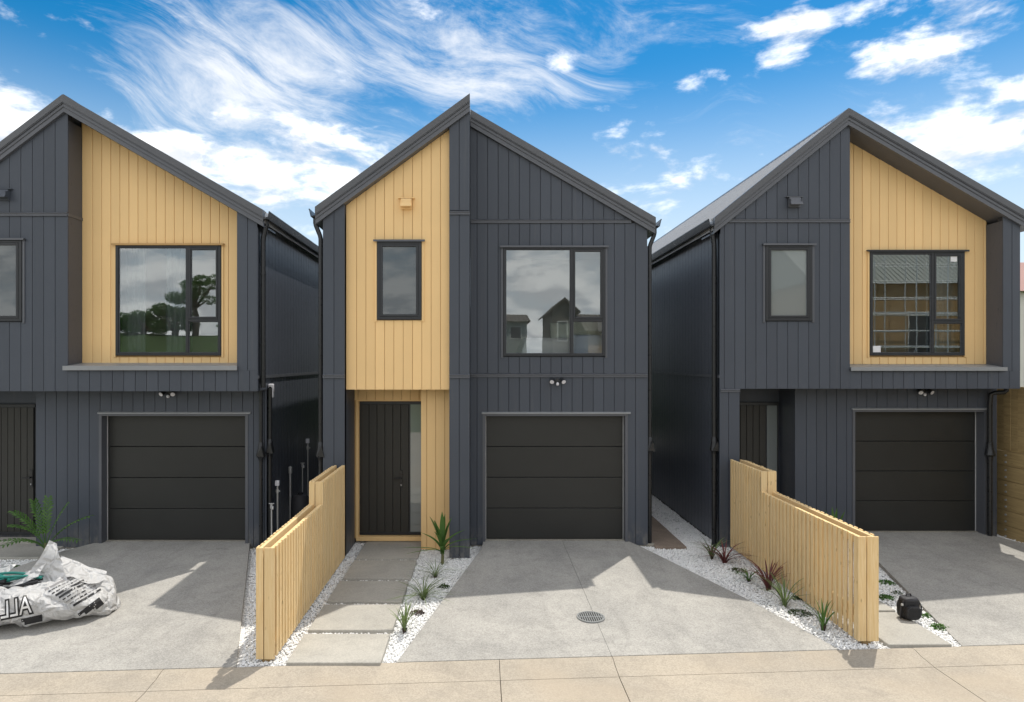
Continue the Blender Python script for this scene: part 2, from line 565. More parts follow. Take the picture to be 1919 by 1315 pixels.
# road: concrete bays with sawn joints
road = struct(obj('road', MB().slab([(-60, -6.5), (60, -6.5), (60, kerb_y(60) - 0.3), (-60, kerb_y(-60) - 0.3)], -0.165, -0.33), M['road']))
cuts = [-60, -12, -8.4, -3.22, 0.20, 1.40, 4.72, 9.2, 14, 60]
for a, b in zip(cuts[:-1], cuts[1:]):
    g = 0.004
    p = [(a + g, -6.4), (b - g, -6.4), (b - g, kerb_y(b) - 0.30), (a + g, kerb_y(a) - 0.30)]
    obj('road_slab', MB().slab(p, -0.135, -0.20), M['road'], road)
kerb = struct(obj('kerb', MB().slab([(-60, kerb_y(-60) - .29), (60, kerb_y(60) - .29), (60, kerb_y(60) + .02), (-60, kerb_y(-60) + .02)], -0.17, -0.33), M['road']))
for a, b in zip(cuts[:-1], cuts[1:]):
    mb = MB()
    prof = [(-0.298, -0.20), (-0.298, -0.132), (-0.26, -0.128), (-0.10, -0.112), (-0.03, -0.094), (0.0, -0.088), (0.03, -0.087), (0.05, -0.089), (0.05, -0.20)]
    n = len(prof)
    vs = [(x, kerb_y(x) + q, z) for x in (a + .003, b - .003) for q, z in prof]
    fs = [(i, i + n, i + n + 1, i + 1)[::-1] for i in range(n - 1)] + [tuple(range(n)), tuple(range(2 * n - 1, n - 1, -1))]
    obj('kerb_stone', mb.add(vs, fs), M['road'], kerb, smooth=True)


def drive(name, polys, yg):
    def zt(x, y):
        q = max(0.0, min(1.0, (yg - y) / (yg - kerb_y(x))))
        return -0.004 - 0.080 * q
    root = None
    for i, p in enumerate(polys):
        mb = MB()
        # refine along y so the fall stays smooth
        mb.slab(p, zt, -0.2)
        if root is None:
            root = struct(obj(name, mb, M['drive']))
        else:
            obj('driveway_slab', mb, M['drive'], root)
    return root


ke = 0.052
def kp(x): return (x, kerb_y(x) + ke)
drive('driveway', [[kp(-0.87), kp(1.394), (1.394, 10.98), (0.06, 10.98), (0.02, 10.45)],
                   [kp(1.398), kp(3.90), (3.50, 8.30), (2.64, 10.60), (2.46, 10.98), (1.398, 10.98)]], 10.95)
drive('driveway', [[kp(-7.75), kp(-2.50), (-3.93, 10.93), (-6.39, 10.93), (-6.75, 10.3)]], 10.9)
drive('driveway', [[kp(5.30), kp(10.3), (9.0, 11.2), (8.91, 11.5), (6.52, 11.5), (6.50, 11.15)]], 11.45)

# round drain grate in the middle driveway
gx, gy = G(1107, 1156, -0.06)
gz = -0.004 - 0.080 * (10.95 - gy) / (10.95 - kerb_y(gx))
dr = thing('drain_grate', 'round slotted steel drain grate in the middle concrete driveway', 'drain', (gx, gy, gz))
obj('sump', MB().lathe((gx, gy, gz + 0.0005), [(0.155, 0), (0.155, 0.003)], 32), M['black'], dr)
ring = MB()
vs = []; n = 40
for r_, z_ in ((0.150, 0.003), (0.150, 0.012), (0.170, 0.012), (0.172, 0.002)):
    vs += [(gx + r_ * math.cos(2 * math.pi * k / n), gy + r_ * math.sin(2 * math.pi * k / n), gz + z_) for k in range(n)]
ring.add(vs, [(i * n + k, i * n + (k + 1) % n, (i + 1) * n + (k + 1) % n, (i + 1) * n + k)[::-1] for i in range(3) for k in range(n)])
obj('rim', ring, M['iron'], dr)
for k in range(-5, 6):
    q = k * 0.0265
    h = math.sqrt(0.150 ** 2 - q * q)
    obj('bar', MB().cbox(gx + q - 0.0075, gx + q + 0.0075, gy - h, gy + h, gz + 0.0035, gz + 0.011, 0.002), M['iron'], dr)
obj('cross_bar', MB().cbox(gx - 0.149, gx + 0.149, gy - 0.006, gy + 0.006, gz + 0.0035, gz + 0.0135, 0.002), M['iron'], dr)

# paving slabs
SLABS = []
def path(name, x0, x1, rows, mat, jit=0.012):
    root = None
    for i, (a, b) in enumerate(rows):
        e = [random.uniform(-jit, jit) for _ in range(4)]
        bm = bmesh.new()
        bmesh.ops.create_cube(bm, size=1)
        for p in bm.verts:
            p.co = (((x0 + x1) / 2 + p.co.x * (x1 - x0)), (a + b) / 2 + p.co.y * (b - a), -0.092 + p.co.z * 0.07)
            p.co.y += e[0] * (p.co.x - x0) ; p.co.x += e[1] * 2
        bmesh.ops.bevel(bm, geom=list(bm.edges), offset=0.006, segments=1, affect='EDGES')
        SLABS.append((x0, x1, a, b))
        mb = MB().bm(bm)
        if root is None:
            root = struct(obj(name, mb, mat))
        else:
            obj('paving_slab', mb, mat, root)
path('path', -1.985, -1.01, [(6.60, 7.30), (7.40, 8.18), (8.29, 9.06), (9.17, 10.00), (10.11, 11.06)], M['paver'])
path('path', 4.50, 5.20, [(7.02, 7.92), (7.99, 8.44), (10.3, 11.6)], M['paver'])
path('path', 2.94, 3.46, [(10.72, 11.75), (11.77, 12.82), (12.84, 13.9)], M['brownpaver'], 0.002)
path('path', -9.0, -7.0, [(10.15, 11.1)], M['paver'])

# white pebbles
beds = [[(-3.85, 10.75), (-2.45, 6.62), (-0.80, 6.70), (0.1, 10.45), (0.1, 10.9), (-3.6, 15.5), (-3.6, 10.75)],
        [(2.5, 10.85), (2.7, 10.55), (3.52, 8.3), (3.95, 7.0), (5.30, 7.05), (6.5, 11.15), (5.6, 11.4), (4.06, 11.4), (4.06, 15.4), (2.85, 15.4)],
        [(-8.9, 10.2), (-7.4, 8.4), (-6.9, 9.9), (-6.42, 10.75), (-8.9, 10.75)],
        [(9.0, 11.25), (9.2, 9.0), (9.38, 9.0), (9.38, 13), (9.16, 13)]]


def inside(px, py, poly):
    c = np.zeros(len(px), bool)
    j = len(poly) - 1
    for i in range(len(poly)):
        xi, yi = poly[i]; xj, yj = poly[j]
        s = ((yi > py) != (yj > py)) & (px < (xj - xi) * (py - yi) / (yj - yi + 1e-12) + xi)
        c ^= s
        j = i
    return c


def pebbles():
    bm = bmesh.new()
    bmesh.ops.create_icosphere(bm, subdivisions=1, radius=1.0)
    bv = np.array([p.co[:] for p in bm.verts]); bf = np.array([[q.index for q in f.verts] for f in bm.faces])
    bm.free()
    P = []
    for poly in beds:
        a = np.array(poly)
        lo, hi = a.min(0), a.max(0)
        n = int((hi - lo).prod() * 2100)
        q = RNG.uniform(lo, hi, (n, 2))
        P.append(q[inside(q[:, 0], q[:, 1], poly)])
    P = np.concatenate(P)
    keep = np.ones(len(P), bool)
    for x0, x1, a, b in SLABS:
        keep &= ~((P[:, 0] > x0 - .004) & (P[:, 0] < x1 + .004) & (P[:, 1] > a - .004) & (P[:, 1] < b + .004))
    # thin out deep in the side passages where single stones cannot be told apart
    keep &= ~((P[:, 1] > 12.5) & (RNG.random(len(P)) < 0.5))
    P = P[keep]
    n = len(P)
    s = RNG.uniform(0.008, 0.0165, (n, 1)) * np.stack([RNG.uniform(.8, 1.3, n), RNG.uniform(.8, 1.2, n), RNG.uniform(.55, .9, n)], 1)
    an = RNG.uniform(0, 2 * np.pi, n); ti = RNG.uniform(-.5, .5, n)
    V = bv[None] * s[:, None, :] * (1 + RNG.uniform(-.12, .12, (n, len(bv), 1)))
    ca, sa, ct, st = np.cos(an)[:, None], np.sin(an)[:, None], np.cos(ti)[:, None], np.sin(ti)[:, None]
    x, y, z = V[..., 0], V[..., 1], V[..., 2]
    y, z = y * ct - z * st, y * st + z * ct
    x, y = x * ca - y * sa, x * sa + y * ca
    zz = GZ + RNG.uniform(-.008, .010, n)[:, None]
    V = np.stack([x + P[:, :1], y + P[:, 1:], z + zz], 2).reshape(-1, 3)
    Fc = (bf[None] + (np.arange(n) * len(bv))[:, None, None]).reshape(-1, 3)
    me = bpy.data.meshes.new('gravel')
    me.vertices.add(len(V)); me.vertices.foreach_set('co', V.astype(np.float32).ravel())
    me.loops.add(Fc.size); me.loops.foreach_set('vertex_index', Fc.astype(np.int32).ravel())
    me.polygons.add(len(Fc)); me.polygons.foreach_set('loop_start', np.arange(0, Fc.size, 3, dtype=np.int32))
    me.update(); me.validate()
    me.materials.append(M['pebble'])
    struct(obj('gravel', me, None), 'stuff', 'white pebble gravel filling the garden beds between driveways')
pebbles()


# ------------------------------------------------------------------ cladding
def strip_polys(a, b, z0, zhi, topf, ops):
    def T(x): return zhi if topf is None else min(zhi, topf(x))
    if topf is not None:
        fa, fb = topf(a), topf(b)
        if fa <= z0 + .004 and fb <= z0 + .004:
            return []
        if fa < z0:
            a = a + (b - a) * (z0 - fa) / (fb - fa) + .002
        elif fb < z0:
            b = a + (b - a) * (z0 - fa) / (fb - fa) - .002
    top = [(b, T(b))]
    if topf is not None:
        fa, fb = topf(a) - zhi, topf(b) - zhi
        if fa * fb < 0:
            top.append((a + (b - a) * fa / (fa - fb), zhi))
    top.append((a, T(a)))
    e = 1e-3
    for (o0, o1, p0, p1) in ops:
        if o0 < b - e and o1 > a + e and p0 < max(T(a), T(b)) - e and p1 > z0 + e:
            if o0 <= a + e and o1 >= b - e:
                r = []
                if p0 > z0 + .01:
                    r.append([(a, z0), (b, z0), (b, p0), (a, p0)])
                if p1 < max(T(a), T(b)) - .01:
                    r.append([(a, p1), (b, p1)] + top)
                return r
            low = p0 > z0 + .01
            if o0 > a + e and o1 >= b - e:
                s = [(a, z0), (b, z0), (b, p0), (o0, p0), (o0, p1), (b, p1)] if low else [(a, z0), (o0, z0), (o0, p1), (b, p1)]
                return [s + top]
            if o0 <= a + e and o1 < b - e:
                s = [(a, p1), (o1, p1), (o1, p0), (a, p0), (a, z0), (b, z0)] if low else [(a, p1), (o1, p1), (o1, z0), (b, z0)]
                return [s + top]
            mid = (o0 + o1) / 2
            return strip_polys(a, mid, z0, zhi, topf, ops) + strip_polys(mid, b, z0, zhi, topf, ops)
    return [[(a, z0), (b, z0)] + top]


def boards(parent, x0, x1, z0, z1, yf, pitch, phase, mat, topf=None, ops=(), gap=0.006, th=0.016, ch=0.003, zgap=0.0, name='cladding_board'):
    """one mesh per board; boards between x0 and x1, joints at phase + k*pitch"""
    k0 = math.ceil((x0 - phase) / pitch - 1e-6)
    js = [x0] + [phase + k * pitch for k in range(k0, k0 + int((x1 - x0) / pitch) + 2) if x0 + .03 < phase + k * pitch < x1 - .03] + [x1]
    for a, b in zip(js[:-1], js[1:]):
        a2 = a + gap / 2 if a > x0 else a
        b2 = b - gap / 2 if b < x1 else b
        dev = random.uniform(-.0012, .0012)
        for p in strip_polys(a2, b2, z0 + zgap, z1, topf, ops):
            n = len(p)
            lo = min(q[0] for q in p); hi = max(q[0] for q in p)
            def ins(q):
                return q + ch if abs(q - lo) < 1e-5 else (q - ch if abs(q - hi) < 1e-5 else q)
            vs = [(ins(x), yf + dev, z) for x, z in p] + [(x, yf + dev + ch, z) for x, z in p] + [(x, yf + th, z) for x, z in p]
            fs = [tuple(range(n))]
            for k in (0, n):
                fs += [(i + k, i + k + n, (i + 1) % n + k + n, (i + 1) % n + k) for i in range(n)]
            obj(name, MB().add(vs, fs), mat, parent)


def backing(name, parent, x0, x1, z0, z1, yf, mat, topf=None, ops=(), th=0.10):
    br = sorted({x0, x1} | {q for o_ in ops for q in o_[:2] if x0 < q < x1})
    mb = MB()
    for a, b in zip(br[:-1], br[1:]):
        for p in strip_polys(a, b, z0, z1, topf, ops):
            mb.prism(p, yf + 0.0165, yf + 0.0165 + th)
    return obj(name, mb, mat, parent)


def side_boards(parent, x, face, y0, y1, z0, z1, pitch=0.18):
    """receding side wall: boards too narrow in view to tell apart one by one; face = +1 looks to +x"""
    mb = MB()
    y = y0
    while y < y1 - .02:
        e = min(y + pitch - .011, y1)
        if face > 0:
            mb.box(x - .018, x, y, e, z0, z1)
        else:
            mb.box(x, x + .018, y, e, z0, z1)
        y += pitch
    o = obj('side_cladding', mb, M['side'], parent)
    o['kind'] = 'stuff'
    return o


def flashing(parent, x0, x1, y, z, h=0.062, out=0.022, mat=None, name='belt_flashing'):
    mb = MB()
    prof = [(0.012, h), (0, h), (-out, h - .012), (-out, h - .02), (-out * .45, h - .024), (-out * .45, .016), (-out, .012), (-out, 0), (0.012, 0)]
    n = len(prof)
    vs = [(x, y + q, z + k) for x in (x0, x1) for q, k in prof]
    fs = [(i, i + n, i + n + 1, i + 1) for i in range(n - 1)] + [tuple(range(n))[::-1], tuple(range(n, 2 * n))]
    return obj(name, mb.add(vs, fs), mat or M['flash'], parent)


def bars_frame(mb, x0, x1, z0, z1, y0, y1, wd):
    l, r_, b, tp = wd if isinstance(wd, tuple) else (wd,) * 4
    mb.cbox(x0, x0 + l, y0, y1, z0, z1, .003)
    mb.cbox(x1 - r_, x1, y0, y1, z0, z1, .003)
    mb.cbox(x0 + l - .002, x1 - r_ + .002, y0 + .0015, y1 - .0015, z0, z0 + b, .003)
    mb.cbox(x0 + l - .002, x1 - r_ + .002, y0 + .0015, y1 - .0015, z1 - tp, z1, .003)
    return mb


def window(parent, x0, x1, z0, z1, y, mull=None, trans=None, glass='glass', frame=0.042, headcol=None, trimcol=None, sash=False):
    """aluminium window; the right light is split by a transom, its upper half an opening sash"""
    mb = MB()
    bars_frame(mb, x0, x1, z0, z1, y - .030, y + .06, frame)
    panes = []
    if mull is not None:
        mb.cbox(mull - .024, mull + .024, y - .0285, y + .058, z0 + frame - .002, z1 - frame + .002, .003)
        mb.cbox(mull + .022, x1 - frame + .002, y - .0275, y + .057, trans - .022, trans + .022, .003)
        panes = [(x0 + frame, mull - .024, z0 + frame, z1 - frame), (mull + .024, x1 - frame, z0 + frame, trans - .022), (mull + .024, x1 - frame, trans + .022, z1 - frame)]
    else:
        panes = [(x0 + frame, x1 - frame, z0 + frame, z1 - frame)]
    wn = obj('window', mb, M['frame'], parent)
    for i, (a, b, c, d) in enumerate(panes):
        if (mull is not None and i == 2) or sash:
            s = bars_frame(MB(), a + .001, b - .001, c + .001, d - .001, y - .036, y + .02, .034 if mull else .036)
            obj('sash', s, M['frame'], wn)
            a, b, c, d = a + .03, b - .03, c + .03, d - .03
        obj('glazing_bead', bars_frame(MB(), a, b, c, d, y - .012, y + .012, .009), M['flash'], wn)
        obj('pane', MB().box(a + .004, b - .004, y - .003, y + .003, c + .004, d - .004), M[glass], wn)
    obj('head_flashing', MB().box(x0 - .055, x1 + .055, y - .062, y + .010, z1 + .006, z1 + .020).box(x0 - .055, x1 + .055, y - .062, y - .056, z1 - .012, z1 + .006), headcol or M['flash'], wn)
    tm = trimcol or M['flash']
    for a, b, c, d in ((x0 - .040, x0 - .004, z0 - .03, z1 + .004), (x1 + .004, x1 + .040, z0 - .03, z1 + .004)):
        obj('trim', MB().cbox(a, b, y - .018, y + .012, c, d, .002), tm, wn)
    return wn


def room(parent, x0, x1, y0, z0, z1, depth=2.8, curtains=()):
    """interior seen through the glass"""
    t_ = .04
    y1 = y0 + depth
    mb = MB()
    mb.box(x0, x1, y1, y1 + t_, z0, z1).box(x0 - t_, x0, y0, y1 + t_, z0, z1).box(x1, x1 + t_, y0, y1 + t_, z0, z1).box(x0 - t_, x1 + t_, y0, y1 + t_, z1, z1 + t_)
    obj('room_lining', mb, M['plaster'], parent)
    obj('room_floor', MB().box(x0 - t_, x1 + t_, y0, y1 + t_, z0 - t_, z0), M['floor'], parent)
    for a, b in curtains:
        n = 28
        vs = []
        for k in range(n + 1):
            q = k / n
            vs += [(a + (b - a) * q, y0 + .10 + .03 * math.sin(q * (b - a) * 62), zz) for zz in (z0 + .02, z1 - .15)]
        obj('curtain', MB().add(vs, [(2 * k, 2 * k + 2, 2 * k + 3, 2 * k + 1) for k in range(n)]), M['curtain'], parent, smooth='all')


def garage(parent, x0, x1, z1, yw, yd, z0=0.0):
    """sectional door: four panels in a flashed opening; yw face of wall, yd face of door"""
    fr = MB()
    fr.box(x0 - .045, x0, yw - .012, yd + .05, z0 - .06, z1).box(x1, x1 + .045, yw - .012, yd + .05, z0 - .06, z1).box(x0 - .045, x1 + .045, yw - .0105, yd + .052, z1, z1 + .035)
    g = obj('garage_door', fr, M['flash'], parent)
    h = (z1 - z0 - .012) / 4
    for k in range(4):
        a = z0 + .008 + k * h
        bm = MB().cbox(x0 + .024, x1 - .024, yd, yd + .045, a + .0035, a + h - .0035, .006)
        obj('door_panel', bm, M['garage'], g)
    obj('door_backing', MB().box(x0 + .004, x1 - .004, yd + .047, yd + .06, z0 + .004, z1 - .004), M['black'], g)
    for a in (x0 + .004, x1 - .02):
        obj('door_seal', MB().cbox(a, a + .014, yd - .012, yd + .004, z0 + .01, z1 - .01, .002), M['seal'], g)
    obj('threshold', MB().cbox(x0 + .001, x1 - .001, yd - .05, yd + .06, z0 - .05, z0 + .006, .003), M['footing'], g)
    flashing(g, x0 - .06, x1 + .09, yw, z1 + .036, .034, .03, M['flash2'], name='head_flashing')
    return g


def downpipe(parent, x, y, ztop, zbot, gx_=None, gyv=None, div=None, r=0.036, wallx=None):
    pts = []
    if gx_ is not None:
        pts += [(gx_, y, ztop + .02), (gx_, y, ztop - .10), (gx_ + (x - gx_) * .12, y, ztop - .14), (gx_ + (x - gx_) * .88, y, ztop - .30), (x, y, ztop - .35)]
    else:
        pts += [(x, y, ztop)]
    pts += [(x, y, ztop - .6), (x, y, zbot)]
    d = obj('downpipe', MB().tube(pts, r, 14), M['pipe'], parent, smooth=True)
    z = ztop - .9
    k = 0
    while z > zbot + .2:
        obj('bracket', MB().lathe((x, y, z), [(r + .001, -.012), (r + .006, -.010), (r + .006, .010), (r + .001, .012)], 14).box(x - .008, x + .008, y, y + .06, z - .01, z + .01), M['pipe'], d)
        z -= 1.15
    if div:
        zz = div
        obj('leaf_diverter', MB().lathe((x, y, zz), [(r + .002, .14), (r + .010, .13), (r + .012, .05), (.075, -.06), (.080, -.09), (.05, -.12), (r + .004, -.16), (r + .002, -.2)], 14)
            .prism([(x - .05, zz - .08), (x + .075, zz - .1), (x + .035, zz + .07)], y - .085, y - .02), M['pipe'], d, smooth=True)
    return d


def roof(parent, xe0, ze0, xr, zr, xe1, ze1, yl, yr, yb, th=0.255):
    """two pitches meeting on a ridge; the left one starts at yl, the right one at yr; th = depth of the verge"""
    rf = None
    for s, (xe, ze, yf) in enumerate(((xe0, ze0, yl), (xe1, ze1, yr))):
        a, b = (xe, xr) if s == 0 else (xr, xe)
        za, zb = (ze, zr) if s == 0 else (zr, ze)
        sl_ = (zb - za) / (b - a)
        t0 = 0.07
        body = MB().prism([(a, za - t0 - .12), (b, zb - t0 - .12), (b, zb - .02), (a, za - .02)], yf + .06, yb)
        if rf is None:
            rf = obj('roof', body, M['sheet'], parent)
        else:
            obj('roof_pitch', body, M['sheet'], rf)
        # ribbed sheets
        rb = MB()
        y = yf + .10
        L = math.hypot(b - a, zb - za)
        nx, nz = -(zb - za) / L, (b - a) / L
        while y < yb - .05:
            p0 = (a, za - .022); p1 = (b, zb - .022)
            h = .026
            vs = []
            for (px, pz) in (p0, p1):
                vs += [(px, y - .022, pz), (px + nx * h, y - .010, pz + nz * h), (px + nx * h, y + .010, pz + nz * h), (px, y + .022, pz)]
            rb.add(vs, [(0, 1, 5, 4), (1, 2, 6, 5), (2, 3, 7, 6), (0, 3, 2, 1), (4, 5, 6, 7)])
            y += 0.19
        o_ = obj('roofing_ribs', rb, M['sheet'], rf)
        o_['kind'] = 'stuff'
        # verge: capping above, barge board below, shadow line between
        def band(z_hi, z_lo, y0, y1, nm, mt=M['flash']):
            obj(nm, MB().prism([(a, za - z_lo), (b, zb - z_lo), (b, zb - z_hi), (a, za - z_hi)], y0, y1), mt, rf)
        band(-.012, .105, yf - .030, yf + .075, 'verge_capping', M['roof'])
        band(.107, .120, yf - .022, yf + .055, 'verge_bead')
        band(.122, .175, yf - .006, yf + .055, 'barge_board')
        band(.177, .185, yf + .002, yf + .05, 'barge_bead', M['roof'])
        band(.187, th, yf + .004, yf + .055, 'barge_board')
        # soffit lining
        obj('soffit', MB().prism([(a, za - th + .002), (b, zb - th + .002), (b, zb - th + .03), (a, za - th + .03)], yf + .058, yf + .62), M['side'], rf)
    # ridge cap
    yb0 = min(yl, yr) + .08
    yb1 = max(yl, yr)
    s0 = (zr - ze0) / (xr - xe0); s1 = (zr - ze1) / (xe1 - xr)
    obj('ridge_cap', MB().prism([(xr - .14, zr - .14 * s0 + .004), (xr, zr + .004), (xr + .14, zr - .14 * s1 + .004), (xr + .14, zr - .14 * s1 + .022), (xr, zr + .026), (xr - .14, zr - .14 * s0 + .022)], yb1, yb), M['roof'], rf)
    # gutters
    for s, (xe, ze, yf) in enumerate(((xe0, ze0, yl), (xe1, ze1, yr))):
        k = -1 if s == 0 else 1
        q = [(0.03, -.015), (0.03, -.135), (-.075, -.135), (-.098, -.03), (-.104, -.03), (-.104, -.012), (-.09, -.012), (-.070, -.125), (.022, -.125), (.022, -.015)]
        poly = [(xe - k * u, ze + v) for u, v in q]
        if k > 0:
            poly = poly
        else:
            poly = poly[::-1]
        obj('gutter', MB().prism(poly, yf - .005, yb), M['pipe'], rf)
    return rf


def vent(parent, x, z, y, mat, wd=0.20):
    v_ = obj('vent', MB().cbox(x - wd / 2, x + wd / 2, y - .035, y + .005, z - .09, z + .075, .006), mat, parent)
    obj('hood', MB().prism([(0, 0)] * 0 or [(x - wd / 2, z - .085), (x + wd / 2, z - .085), (x + wd / 2, z + .06), (x - wd / 2, z + .06)], y - .05, y - .03), mat, v_)
    obj('louvre', MB().add([(x - wd / 2, y - .05, z + .06), (x + wd / 2, y - .05, z + .06), (x + wd / 2 + .004, y - .13, z - .07), (x - wd / 2 - .004, y - .13, z - .07),
                            (x - wd / 2, y - .05, z + .075), (x + wd / 2, y - .05, z + .075), (x + wd / 2 + .004, y - .14, z - .062), (x - wd / 2 - .004, y - .14, z - .062)],
                           [(0, 1, 2, 3), (4, 7, 6, 5), (0, 3, 7, 4), (1, 5, 6, 2), (3, 2, 6, 7), (0, 4, 5, 1)]), mat, v_)
    obj('head_flashing', MB().box(x - wd / 2 - .045, x + wd / 2 + .045, y - .05, y + .004, z + .082, z + .094), mat, v_)
    obj('cheek', MB().box(x - wd / 2 - .002, x - wd / 2 + .004, y - .11, y - .04, z - .05, z + .04).box(x + wd / 2 - .004, x + wd / 2 + .002, y - .11, y - .04, z - .05, z + .04), mat, v_)


def security_light(parent, x, z, y):
    b = obj('security_light', MB().lathe((0, 0, 0), [(.0, 0), (.04, 0), (.04, .03), (.0, .03)], 16), M['frame'], parent)
    me = b.data
    for p in me.vertices:
        p.co = (x + p.co.x, y - p.co.z, z + p.co.y)
    obj('sensor', MB().lathe((x, y - .06, z - .055), [(.004, -.028), (.02, -.022), (.027, 0), (.022, .018), (.006, .03)], 12), M['whiteplastic'], b, smooth=True)
    for s in (-1, 1):
        hd = MB()
        p0 = Vector((x + s * .03, y - .03, z)); p1 = Vector((x + s * .085, y - .06, z + .005)); dr_ = Vector((s * .25, -.75, -.45)).normalized()
        hd.tube([p0, p1], .012, 8)
        hd.tube([p1 - dr_ * .05, p1 - dr_ * .04, p1 + dr_ * .03, p1 + dr_ * .05], [.022, .034, .042, .044], 14)
        h_ = obj('lamp_head', hd, M['frame'], b, smooth=True)
        obj('lens', MB().tube([p1 + dr_ * .0505, p1 + dr_ * .054], .036, 14), M['whiteplastic'], h_) if False else None
        lens = MB().tube([p1 + dr_ * .049, p1 + dr_ * .055], .036, 14)
        obj('lamp_lens', lens, M['whiteplastic'], b)


def front_door(parent, x0, x1, z0, z1, y, glass0, glass1, hx, nboards=6):
    """black boarded door leaf with a narrow glazed strip between glass0 and glass1"""
    mb = MB()
    mb.box(x0, x1, y + .03, y + .05, z0, z1)
    d = obj('front_door', mb, M['frame'], parent)
    a0, b0 = (x0 + .03, glass0 - .03) if glass0 - x0 > x1 - glass1 else (glass1 + .03, x1 - .03)
    wd = (b0 - a0) / nboards
    for k in range(nboards):
        obj('plank', MB().cbox(a0 + k * wd + .003, a0 + (k + 1) * wd - .003, y + .002, y + .03, z0 + .05, z1 - .06, .004), M['door'], d)
    for q0, q1 in ((z0 + .002, z0 + .05), (z1 - .06, z1 - .002)):
        obj('rail', MB().cbox(x0 + .002, x1 - .002, y - .002, y + .028, q0, q1, .003), M['frame'], d)
    obj('glazed_strip', MB().box(glass0, glass1, y + .016, y + .028, z0 + .052, z1 - .062), M['glassfrost2'], d)
    hz = 1.02
    hd = MB().cbox(hx - .028, hx + .028, y - .012, y + .004, hz - .16, hz + .14, .004)
    hd.tube([(hx, y - .01, hz), (hx, y - .055, hz)], .012, 8).cbox(hx - .125, hx + .012, y - .066, y - .046, hz - .011, hz + .011, .004)
    obj('handle', hd, M['pipe'], d)
    obj('lock', MB().lathe((hx, y - .014, hz - .115), [(.012, -.012), (.014, 0), (.012, .012)], 10), M['bolt'], d)
    return d


def wall_base(parent, x0, x1, y, z=-.075, h=0.03):
    obj('footing', MB().box(x0, x1, y + .02, y + .13, -.2, z), M['footing'], parent)


ZB = -.065                     # underside of the wall boards
YB = 24.0                      # back of the houses
TH = .255


def shell(parent, x0, x1, yf0, yf1, zlow):
    """plain side and back walls behind the cladding"""
    obj('side_wall', MB().box(x0 + .02, x0 + .12, yf0 + .12, YB, -.2, 5.38), M['back'], parent)
    obj('side_wall', MB().box(x1 - .12, x1 - .02, yf1 + .12, YB, -.2, 5.38), M['back'], parent)
    obj('rear_wall', MB().box(x0 + .125, x1 - .125, YB - .12, YB - .02, -.2, 5.1), M['back'], parent)


# ------------------------------------------------------------------ middle house
yL, yR_, yG = 10.20, 10.85, 10.30
mh = thing('townhouse', 'charcoal townhouse with ochre strip over its doorway and a bedroom window, fully between two others', 'house', (0.15, 13, 0), 'townhouses in the row')
x0, x1 = -2.507, 2.83
xr, zr = -.165, 7.272
xe0, ze0, xe1, ze1 = -2.615, 5.478, 2.955, 5.458
sL = (zr - ze0) / (xr - xe0); sR = (ze1 - zr) / (xe1 - xr)
topL = lambda x: ze0 + (x - xe0) * sL - TH - .002
topR = lambda x: zr + (x - xr) * sR - TH - .002
roof(mh, xe0, ze0, xr, zr, xe1, ze1, yL - .05, yR_ - .05, YB)
shell(mh, x0, x1, yL, yR_, 0)
# right bay
xw0, xw1, zw0, zw1 = .392, 2.112, 3.135, 4.98
gx0, gx1, gz1 = .085, 2.455, 2.12
ops_up = [(xw0 - .04, xw1 + .04, zw0 - .01, zw1 + .02)]
ops_lo = [(gx0 - .045, gx1 + .045, -1, gz1 + .035)]
backing('wall', mh, -.168, x1, ZB, 2.80, yR_, M['back'], None, [(gx0 - .044, gx1 + .044, -1, gz1 + .034)])
wl = backing('wall', mh, -.168, x1, 2.801, 8, yR_, M['back'], topR, [(xw0, xw1, zw0, zw1)])
ph = -.055
boards(wl, -.168, x1, 5.452, 9, yR_, .179, ph, M['dark'], topR)
boards(wl, -.168, x1, 2.842, 5.385, yR_, .179, ph, M['dark'], topR, ops_up)
boards(wl, -.168, x1, ZB, 2.775, yR_, .179, ph, M['dark'], None, ops_lo)
flashing(mh, -.166, 2.555, yR_, 5.387)
flashing(mh, -.166, x1, yR_, 2.777)
wall_base(mh, -.15, gx0 - .05, yR_); wall_base(mh, gx1 + .05, x1 - .02, yR_)
window(mh, xw0, xw1, zw0, zw1, yR_ + .0, X(1071, yR_), Z(600, yR_))
room(mh, -.05, 2.65, yR_ + .13, 2.85, 5.3, 3.2, [(-.03, .30)])
garage(mh, gx0, gx1, gz1, yR_, yR_ + .10)
security_light(mh, X(1044, yR_), Z(713, yR_), yR_)
obj('corner_trim', MB().box(x1 - .004, x1 + .010, yR_ - .003, yR_ + .06, ZB, 5.0), M['dark'], mh)
# column between the bays
cx0, cx1 = -.493, -.170
wl = backing('wall', mh, cx0, cx1, ZB, 8, yL, M['back'], topL)
boards(wl, cx0, cx1, 5.452, 9, yL, .179, -.335, M['dark'], topL)
boards(wl, cx0, cx1, 2.842, 5.378, yL, .179, -.335, M['dark'])
boards(wl, cx0, cx1, ZB - .02, 2.778, yL, .179, -.335, M['dark'])
flashing(mh, cx0, cx1 + .004, yL, 5.380); flashing(mh, cx0, cx1 + .004, yL, 2.780)
obj('return_wall', MB().box(cx1 - .03, cx1, yL + .017, yR_ + .10, ZB - .02, 6.9), M['dark'], mh)
obj('return_wall', MB().box(cx0, cx0 + .03, yL + .12, 11.25, -.1, 6.7), M['dark'], mh)
obj('footing', MB().box(cx0 + .02, cx1 - .02, yL + .03, yR_ + .1, -.2, ZB - .03), M['footing'], mh)
